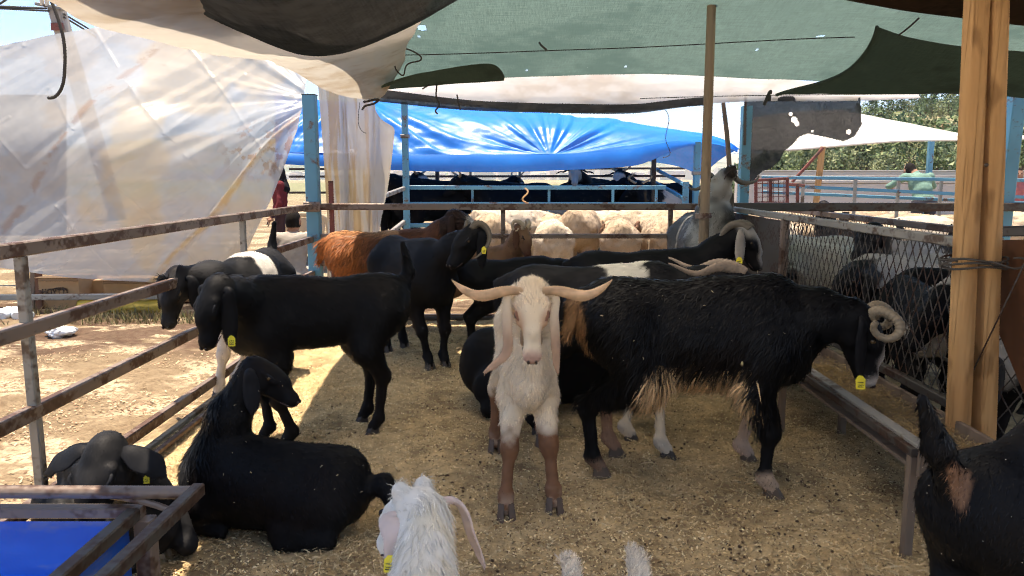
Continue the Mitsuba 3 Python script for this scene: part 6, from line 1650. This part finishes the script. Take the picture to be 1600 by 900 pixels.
# ------------------------------------------------------------------ goats packed in the pen behind the mesh
crowd = [  # loc, heading, scale, poll, face, colours, label
    ((2.45, 4.75), 200, 1.05, (2.02, 4.45, 0.72), (-0.8, -0.45, -0.35), dict(spots=[((-0.1, 0, 0.7), (0.42, 0.5, 0.28), (0.46, 0.45, 0.41), 0.35)], tone=1.6, grey=0.4), 'grey backed goat behind the mesh, middle of the crowd'),
    ((2.52, 3.75), 188, 1.08, (2.05, 3.62, 0.66), (-0.75, -0.4, -0.5), dict(spots=[((0.15, 0.0, 0.78), (0.3, 0.12, 0.12), (0.40, 0.38, 0.34), 0.4)], tone=1.3), 'black goat with a pale streaked back, nearest behind the mesh fence'),
    ((2.35, 5.55), 185, 1.05, (1.95, 5.30, 0.62), (-0.6, -0.6, -0.5), dict(spots=[((0.0, 0, 0.7), (0.5, 0.5, 0.3), (0.56, 0.55, 0.49), 0.3)], tone=1.6, grey=0.3), 'pale spotted goat behind the far part of the mesh'),
    ((2.55, 4.25), 170, 1.0, (2.02, 4.12, 0.52), (-0.75, -0.5, -0.4), dict(spots=[((0.62, 0, 0.55), (0.14, 0.09, 0.2), (0.52, 0.50, 0.45), 0.2)], tone=1.3), 'white faced black goat looking through the mesh'),
    ((2.40, 3.18), 192, 1.0, (1.93, 3.08, 0.55), (-0.7, -0.4, -0.6), dict(spots=[((0.5, 0.06, 0.6), (0.18, 0.09, 0.25), (0.48, 0.46, 0.42), 0.2)], tone=1.3), 'black and white goat eating hay from the far side of the trough'),
    ((2.30, 6.15), 170, 1.08, (1.98, 5.95, 0.80), (-0.7, -0.5, -0.5), dict(spots=[((-0.2, 0, 0.7), (0.3, 0.5, 0.3), (0.50, 0.48, 0.43), 0.3)], tone=1.5, grey=0.5), 'grey and white goat farthest along the mesh fence'),
    ((2.72, 5.15), 215, 1.12, (2.30, 4.85, 0.95), (-0.7, -0.6, -0.4), dict(spots=[((0.1, 0, 0.75), (0.35, 0.5, 0.25), (0.40, 0.38, 0.35), 0.35)], tone=1.4, grey=0.6), 'tall grey goat standing over the others behind the mesh'),
    ((2.18, 4.02), 80, 0.95, (2.12, 4.55, 0.50), (-0.3, 0.7, -0.6), dict(spots=[((-0.40, 0, 0.55), (0.10, 0.2, 0.2), (0.52, 0.49, 0.44), 0.2)], tone=1.3), 'black goat with a pale rump pressed against the mesh'),
    ((3.55, 7.9), 120, 1.05, (3.35, 8.2, 1.0), (0.2, 0.9, -0.3), dict(spots=[], tone=1.2), 'black goat with raised head beyond the second mesh fence'),
]
for n_, (loc, hd, s, pl, fc, cc, lab) in enumerate(crowd):
    q = Quad(loc, hd, s, poll=pl, face=fc, tail='down' if n_ % 2 else 'up', plump=1.0)
    k = build(q, 'goat', lab, 'goat', 'goats packed behind the mesh fence', 0.014, blackish(**cc), dict(length=0.18, w=0.034, out=0.04), (0.03, 0.03, 0.03) if n_ != 2 else (0.3, 0.28, 0.25), 7000, 0.024, seed=40 + n_, width=0.003)

# ------------------------------------------------------------------ sheep of the next pen
def fleece(q, head=(0.30, 0.20, 0.13), tone=(0.60, 0.50, 0.37)):
    def fn(P, N):
        c = np.tile(np.array(tone), (len(P), 1)) * (0.8 + 0.4 * nzv(P, 12, 3))[:, None]
        d = S(0.50, 0.64, nzv(P, 4, 8))[:, None] * 0.4
        c = c * (1 - d) + np.array([0.42, 0.30, 0.18]) * d
        hx = q.head_xyz(P); m = S(-0.02, 0.05, hx[:, 0])[:, None]
        c = c * (1 - m) + np.array(head) * m
        lg = S(0.30, 0.24, P[:, 2])[:, None]
        return c * (1 - lg) + np.array([0.40, 0.30, 0.22]) * lg
    return fn


protos = []
for v_, (pl, fc, hc, tn) in enumerate((((0.52, 0.0, 0.62), (0.6, 0, -0.8), (0.40, 0.28, 0.18), (0.56, 0.45, 0.31)), ((0.50, 0.1, 0.70), (0.7, 0.4, -0.5), (0.20, 0.11, 0.07), (0.44, 0.345, 0.24)), ((0.48, -0.12, 0.66), (0.6, -0.5, -0.6), (0.55, 0.46, 0.36), (0.58, 0.50, 0.385)))):
    q = Quad((0, 0), 0, 1.0, poll=pl, face=fc, tail='fat', plump=1.2, kind='sheep')
    q.B.egg((-0.05, 0, 0.59), (0.42, 0.185, 0.22), 0.08); q.B.egg((-0.33, 0, 0.57), (0.17, 0.175, 0.205), 0.06)
    q.skin(0.02, 0.016, 3 + v_, 13)
    q.v += q.n * (0.012 * (meshkit.fbm(q.v * 34, 2, 8) - 0.5))[:, None]; q.n = normals_of(q.v, q.f)
    body = raw_ply(q.v, q.f, q.n, fleece(q, hc, tn)(q.v, q.n), 'm_fur')
    col = fleece(q, hc, tn)(q.v, q.n)
    V, F, NN, CC = fur(q.v, q.f, q.n, col, 13000, 3, lambda P, N: np.where(P[:, 2] < 0.3, 0, np.where(q.is_head(P), 0.0, 0.03)), q.comb(), 0.003, 0.3, 0.7, 0.12)
    wool = raw_ply(V, F, NN, CC, 'm_fur')
    ears_ = []
    for sd in (1, -1):
        m = ear_mesh(q, sd, 0.13, 0.026, 0.05, droop=0.75); ears_.append(mikit.ply(m, 'm_fur', smooth=True, color=paint(m, hc)))
    protos.append((body, wool, ears_))
ordin = ['first', 'second', 'third', 'fourth', 'fifth', 'sixth', 'seventh', 'eighth', 'ninth', 'tenth', 'eleventh', 'twelfth', 'thirteenth', 'fourteenth', 'fifteenth', 'sixteenth']


def sheep(x, y, hd, s, v_, lab, group):
    k = thing('sheep', lab, 'sheep', group)
    a = math.radians(hd); c_, s_ = math.cos(a) * s, math.sin(a) * s
    tw = mi.ScalarTransform4f([[c_, -s_, 0, x], [s_, c_, 0, y], [0, 0, s, 0], [0, 0, 0, 1]])
    body, wool, ears_ = protos[v_]
    scene[key_for('body', k)] = {**body, 'to_world': tw}
    kk = key_for('wool', k); scene[kk] = {**wool, 'to_world': tw}; labels[kk] = {'kind': 'stuff'}
    for e in ears_: scene[key_for('ear', k)] = {**e, 'to_world': tw}


flock = [  # px of the back, depth, heading
    (768, 8.9, 95), (800, 9.9, 40), (862, 8.8, 92), (908, 9.8, 75), (968, 8.9, 85), (1012, 9.8, 150), (838, 10.4, 120), (945, 10.5, 20), (745, 10.4, 100), (1036, 9.0, 95), (850, 11.7, 15), (905, 11.9, 170), (956, 11.5, 30), (992, 11.8, 95)]
flock.sort(key=lambda t: t[0])
for n_, (px, D, hd) in enumerate(flock):
    x = (px - 800) / 1186.0 * D
    sheep(x, D, hd, 1.09 + 0.07 * ((n_ * 7) % 5 - 2) / 2, n_ % 3, f'cream woolly sheep in the pen behind the back rail, {ordin[n_]} from the left', 'sheep behind the back rail')
flock = [(1205, 10.2, 170), (1238, 12.0, 20), (1282, 10.8, 10), (1330, 11.6, 190), (1372, 12.6, 5), (1250, 9.2, 185), (1315, 9.0, 15), (1405, 11.2, 175), (1378, 9.4, 190), (1440, 9.6, 5), (1580, 9.8, 170), (1210, 9.0, 200)]
flock.sort(key=lambda t: t[0])
for n_, (px, D, hd) in enumerate(flock):
    x = (px - 800) / 1180.0 * D
    sheep(x, D, hd, 1.0 + 0.05 * ((n_ * 5) % 4 - 1.5), (n_ + 1) % 3, f'cream sheep in the sunny pen on the right, {ordin[n_]} from the left', 'sheep in the right-hand pen')

# ------------------------------------------------------------------ black cattle farther back
cow = []
for v_, (pl, fc, sp) in enumerate((((0.55, 0.0, 0.80), (0.85, 0.1, -0.5), []), ((0.52, 0.12, 0.86), (0.6, 0.7, -0.4), [((0.62, 0.22, 0.78), (0.16, 0.14, 0.12), (0.5, 0.47, 0.42), 0.1), ((-0.1, 0, 0.6), (0.13, 0.5, 0.12), (0.45, 0.42, 0.38), 0.4)]))):
    q = Quad((0, 0), 0, 1.0, poll=pl, face=fc, tail='down', plump=1.12, kind='cow', neck=1.15)
    q.skin(0.022, 0.006, 3)
    col = blackish(spots=sp, tone=1.1)(q.v, q.n)
    ps = [('body', raw_ply(q.v, q.f, q.n, col, 'm_fur'))]
    for sd in (1, -1):
        m = ear_mesh(q, sd, 0.10, 0.03, 0.07, droop=0.3); ps.append(('ear', mikit.ply(m, 'm_fur', smooth=True, color=paint(m, BLACK))))
        m, t = horn_mesh(q, sd, [(0, 0, 0), (0.05, 0.01, 0.02), (0.09, 0.0, 0.06), (0.09, -0.01, 0.10)], 0.016, 0.004, 1, 16, 3); ps.append(('horn', mikit.ply(m, 'm_horn', smooth=True, color=paint(m, (0.35, 0.3, 0.22)))))
    cow.append(ps)
spots_ = [(600, 13.2, 250), (634, 13.4, 280), (678, 12.6, 200), (735, 13.4, 345), (800, 12.6, 195), (850, 13.6, 300), (900, 12.8, 350), (945, 13.6, 215), (985, 12.7, 270), (1026, 13.3, 200)]
for n_, (px, D, hd) in enumerate(spots_):
    x = (px - 800) / 1195.0 * D
    k = thing('cow', f'black cow in the shaded far pen under the blue tarpaulin, {ordin[n_]} from the left', 'cow', 'black cattle in the far pen')
    s = 1.52 + 0.12 * ((n_ * 7) % 5 - 2) / 2; a = math.radians(hd); c_, s_ = math.cos(a) * s, math.sin(a) * s
    tw = mi.ScalarTransform4f([[c_, -s_, 0, x], [s_, c_, 0, D], [0, 0, s, 0], [0, 0, 0, 1]])
    for nm, d_ in cow[n_ % 2]: scene[key_for(nm, k)] = {**d_, 'to_world': tw}


# ------------------------------------------------------------------ people
def person(name_label, loc, heading, s, J, shirt, trousers, skin=(0.32, 0.18, 0.12), hair=(0.012, 0.010, 0.009), sleeves=0.5, scarf=None, h=0.013, hair_front=0.02):
    """One continuous figure from joints J (metres, facing +x before heading); clothing is coloured by where it lies on the body."""
    B = Body()
    P = {k_: np.asarray(v_, float) for k_, v_ in J.items()}
    pel, ch, nk, hd = P['pelvis'], P['chest'], P['neck'], P['head']
    ax = unit(ch - pel); lat = np.array([0, 1.0, 0]); fw = unit(np.cross(lat, ax)); R = np.stack([fw, lat, ax], 0)
    B.egg(pel, (0.115, 0.165, 0.12), 0.06, R); B.egg((pel + ch) / 2, (0.105, 0.15, 0.16), 0.08, R); B.egg(ch, (0.115, 0.175, 0.17), 0.06, R)
    B.cap(P['sL'], P['sR'], 0.062, 0.062, 0.06); B.cap(nk - 0.05 * ax, nk + 0.03 * ax, 0.062, 0.052, 0.04); B.cap(nk, hd, 0.052, 0.05, 0.03)
    B.egg(hd, (0.098, 0.076, 0.115), 0.03); B.egg(hd + np.array([0.03, 0, -0.06]), (0.055, 0.05, 0.06), 0.03)
    B.egg(hd + np.array([0.098, 0, -0.015]), (0.022, 0.014, 0.022), 0.015)
    for sd, q_ in ((1, 'L'), (-1, 'R')):
        B.egg(hd + np.array([0.0, 0.078 * sd, -0.01]), (0.02, 0.012, 0.03), 0.01)
        B.cap(P['s' + q_], P['e' + q_], 0.056, 0.044, 0.04); B.cap(P['e' + q_], P['w' + q_], 0.042, 0.028, 0.025)
        hv = unit(P['w' + q_] - P['e' + q_]); hc = P['w' + q_] + hv * 0.05
        B.egg(hc, (0.05, 0.04, 0.022), 0.02)
        sp = unit(np.cross(hv, [0, 0, 1.0]) + 1e-3)
        for f_ in range(4):
            b_ = hc + hv * 0.035 + sp * (f_ - 1.5) * 0.019; B.cap(b_, b_ + hv * (0.05, 0.06, 0.056, 0.042)[f_] + np.array([0, 0, -0.02]), 0.0095, 0.008, 0.008)
        B.cap(hc - hv * 0.02 + sp * 0.03, hc + hv * 0.02 + sp * 0.06, 0.011, 0.009, 0.01)
        B.cap(P['h' + q_], P['k' + q_], 0.088, 0.062, 0.06); B.cap(P['k' + q_], P['a' + q_], 0.06, 0.04, 0.03)
        B.cap(P['a' + q_] + [-0.03, 0, -0.05], P['a' + q_] + [0.14, 0, -0.06], 0.042, 0.034, 0.03)
    v, f = B.mesh(h); n = normals_of(v, f)
    rel = (v - hd)
    c = np.tile(np.asarray(trousers, float), (len(v), 1))
    tz = (v - pel) @ ax; torso = S(0.02, 0.05, tz)[:, None]
    c = c * (1 - torso) + np.asarray(shirt) * torso
    for q_ in 'LR':
        ba = P['w' + q_] - P['s' + q_]
        de = np.linalg.norm(v - P['s' + q_], axis=1); L1 = np.linalg.norm(P['e' + q_] - P['s' + q_])
        dw = np.minimum(np.linalg.norm(np.cross(v - P['e' + q_], unit(P['w' + q_] - P['e' + q_])), axis=1), 9)
        tt = (v - P['e' + q_]) @ unit(P['w' + q_] - P['e' + q_])
        arm = (dw < 0.075) & (tt > -L1 * (1 - sleeves) * 0.0 - 0.0) & (tt < 0.36) & (tt > -0.02 if sleeves < 0.8 else tt > 0.26)
        c[arm] = skin
        ua = np.linalg.norm(np.cross(v - P['s' + q_], unit(P['e' + q_] - P['s' + q_])), axis=1) < 0.075
        t2 = (v - P['s' + q_]) @ unit(P['e' + q_] - P['s' + q_]); low = ua & (t2 > -0.02) & (t2 < L1) & ~arm; c[low] = shirt
    neckz = (v - nk) @ unit(hd - nk)
    c[(neckz > 0.0) & (np.linalg.norm(v - hd, axis=1) < 0.24)] = skin
    hairm = (np.linalg.norm(rel, axis=1) < 0.18) & (neckz > 0.04) & ((rel[:, 0] < hair_front - 0.5 * np.minimum(0, rel[:, 2])) * (rel[:, 2] > -0.07) | (rel[:, 2] > 0.07)) & ~((np.abs(rel[:, 1]) > 0.074) & (rel[:, 2] < 0.03))
    c[hairm] = hair
    v = v + n * np.where(hairm, 0.008, 0)[:, None] + n * (0.022 * (meshkit.fbm(v * [9, 9, 16], 3, 3) - 0.5) * ((tz > 0) & ~hairm & (np.linalg.norm(rel, axis=1) > 0.2)))[:, None]
    n = normals_of(v, f)
    k = thing('person', name_label, 'person')
    a = math.radians(heading); c_, s_ = math.cos(a) * s, math.sin(a) * s
    tw = mi.ScalarTransform4f([[c_, -s_, 0, loc[0]], [s_, c_, 0, loc[1]], [0, 0, s, loc[2] if len(loc) > 2 else 0.0], [0, 0, 0, 1]])
    scene[key_for('body', k)] = {**raw_ply(v, f, n, np.clip(c * (0.85 + 0.3 * meshkit.fbm(v * 30, 2, 4)[:, None]), 0, 1), 'm_matte'), 'to_world': tw}
    for sd in (1, -1):
        m = trimesh.creation.icosphere(2, 0.012); m.apply_translation(hd + [0.088, 0.03 * sd, 0.012]); part(k, 'eye', m, 'm_wet', smooth=True, color=paint(m, (0.03, 0.02, 0.015)), to_world=tw)
    m = sweep(spline([hd + [0.088, 0.022, -0.068], hd + [0.094, 0, -0.066], hd + [0.088, -0.022, -0.068]], 8), 0.005, sides=6); part(k, 'mouth', m, 'm_matte', smooth=True, color=paint(m, (0.25, 0.10, 0.08)), to_world=tw)
    if scarf is not None:
        sb = Body(); sb.egg(hd + [-0.015, 0, 0.01], (0.115, 0.098, 0.13), 0.03); sb.cap(hd + [-0.05, 0, -0.05], nk + [-0.07, 0, -0.12], 0.085, 0.10, 0.05); sb.cap(nk + [-0.06, 0.09, -0.1], nk + [-0.06, -0.09, -0.1], 0.075, 0.075, 0.05)
        sv, sf = sb.mesh(0.013); keepf = (sv[sf].mean(1) - hd)[:, 0] < 0.075
        sf = sf[keepf]; part(k, 'headscarf', (sv, sf), 'm_matte', smooth=True, color=np.tile(scarf, (len(sv), 1)), to_world=tw)
    return k


sit = dict(pelvis=(0, 0, 0.30), chest=(0.05, 0, 0.62), neck=(0.08, 0, 0.80), head=(0.11, 0, 0.93), sL=(0.05, 0.19, 0.74), sR=(0.05, -0.19, 0.74), eL=(0.14, 0.26, 0.50), eR=(0.14, -0.26, 0.50), wL=(0.34, 0.20, 0.42), wR=(0.34, -0.20, 0.42),
           hL=(0.06, 0.10, 0.28), hR=(0.06, -0.10, 0.28), kL=(0.46, 0.16, 0.38), kR=(0.46, -0.16, 0.38), aL=(0.50, 0.14, 0.09), aR=(0.50, -0.14, 0.09))
p = at(449, 350, 7.75)
person('man in a pale grey shirt seated with his back to us beyond the corner post', (p[0] - 0.0, 7.85), 88, 0.93, sit, (0.36, 0.33, 0.29), (0.06, 0.06, 0.07))
single('stool', cat([slab((p[0], 7.85, 0.15), (0.36, 0.36, 0.03)), beam((p[0] - .14, 7.72, 0), (p[0] - .14, 7.72, .14), 0.04), beam((p[0] + .14, 7.72, 0), (p[0] + .14, 7.72, .14), 0.04), beam((p[0] - .14, 7.98, 0), (p[0] - .14, 7.98, .14), 0.04), beam((p[0] + .14, 7.98, 0), (p[0] + .14, 7.98, .14), 0.04)]), 'm_plank', 'low wooden stool under the seated man', 'stool')
stand = dict(pelvis=(0, 0, 0.95), chest=(0.0, 0, 1.25), neck=(0.01, 0, 1.45), head=(0.04, 0, 1.60), sL=(0, 0.19, 1.39), sR=(0, -0.19, 1.39), eL=(0.02, 0.25, 1.12), eR=(0.02, -0.25, 1.12), wL=(0.14, 0.23, 0.90), wR=(0.14, -0.23, 0.90),
             hL=(0, 0.10, 0.92), hR=(0, -0.10, 0.92), kL=(0.03, 0.11, 0.50), kR=(0.03, -0.11, 0.50), aL=(0, 0.12, 0.09), aR=(0, -0.12, 0.09))
p = at(437, 300, 10.5)
person('woman in a black headscarf and maroon top half hidden by the plastic edge', (p[0], 10.5), 200, 0.87, stand, (0.13, 0.025, 0.03), (0.05, 0.03, 0.035), scarf=(0.012, 0.011, 0.013), sleeves=0.9)
lean = {**stand, 'chest': (0.14, 0, 1.22), 'neck': (0.27, 0, 1.36), 'head': (0.40, 0.02, 1.42), 'sL': (0.22, 0.20, 1.32), 'sR': (0.22, -0.20, 1.32), 'eL': (0.36, 0.36, 1.18), 'eR': (0.36, -0.36, 1.18), 'wL': (0.50, 0.26, 1.16), 'wR': (0.50, -0.26, 1.16)}
p = at(1447, 285, 11.5)
person('man in a sea green shirt leaning over the rail of the right-hand pen, back turned', (p[0], 11.5), 95, 1.0, lean, (0.16, 0.26, 0.205), (0.05, 0.05, 0.06))
p = at(1588, 300, 13.0)
person('person in a red patterned top at the far right edge behind the blue post', (p[0], 13.0), 250, 0.86, stand, (0.40, 0.13, 0.12), (0.10, 0.09, 0.12), sleeves=0.9)
for n_, (px, D, cc, lab) in enumerate(((1579, 12.0, (0.45, 0.33, 0.12), 'yellow plastic crate at the far right edge'), (1593, 12.3, (0.10, 0.09, 0.16), 'dark crate stacked at the far right edge'))):
    p = at(px, 340, D); kk = thing('crate', lab, 'crate', 'crates at the right edge')
    for q_ in range(3): 
        m = slab((p[0], D, 0.08 + 0.12 * q_), (0.36, 0.28, 0.06)); part(kk, 'slat', m, 'm_matte', color=np.tile(cc, (len(m.vertices), 1)))
    for sx in (-1, 1):
        for sy in (-1, 1):
            m = beam((p[0] + sx * .17, D + sy * .13, 0.0), (p[0] + sx * .17, D + sy * .13, 0.40), 0.03); part(kk, 'corner_post', m, 'm_matte', color=np.tile(cc, (len(m.vertices), 1)))
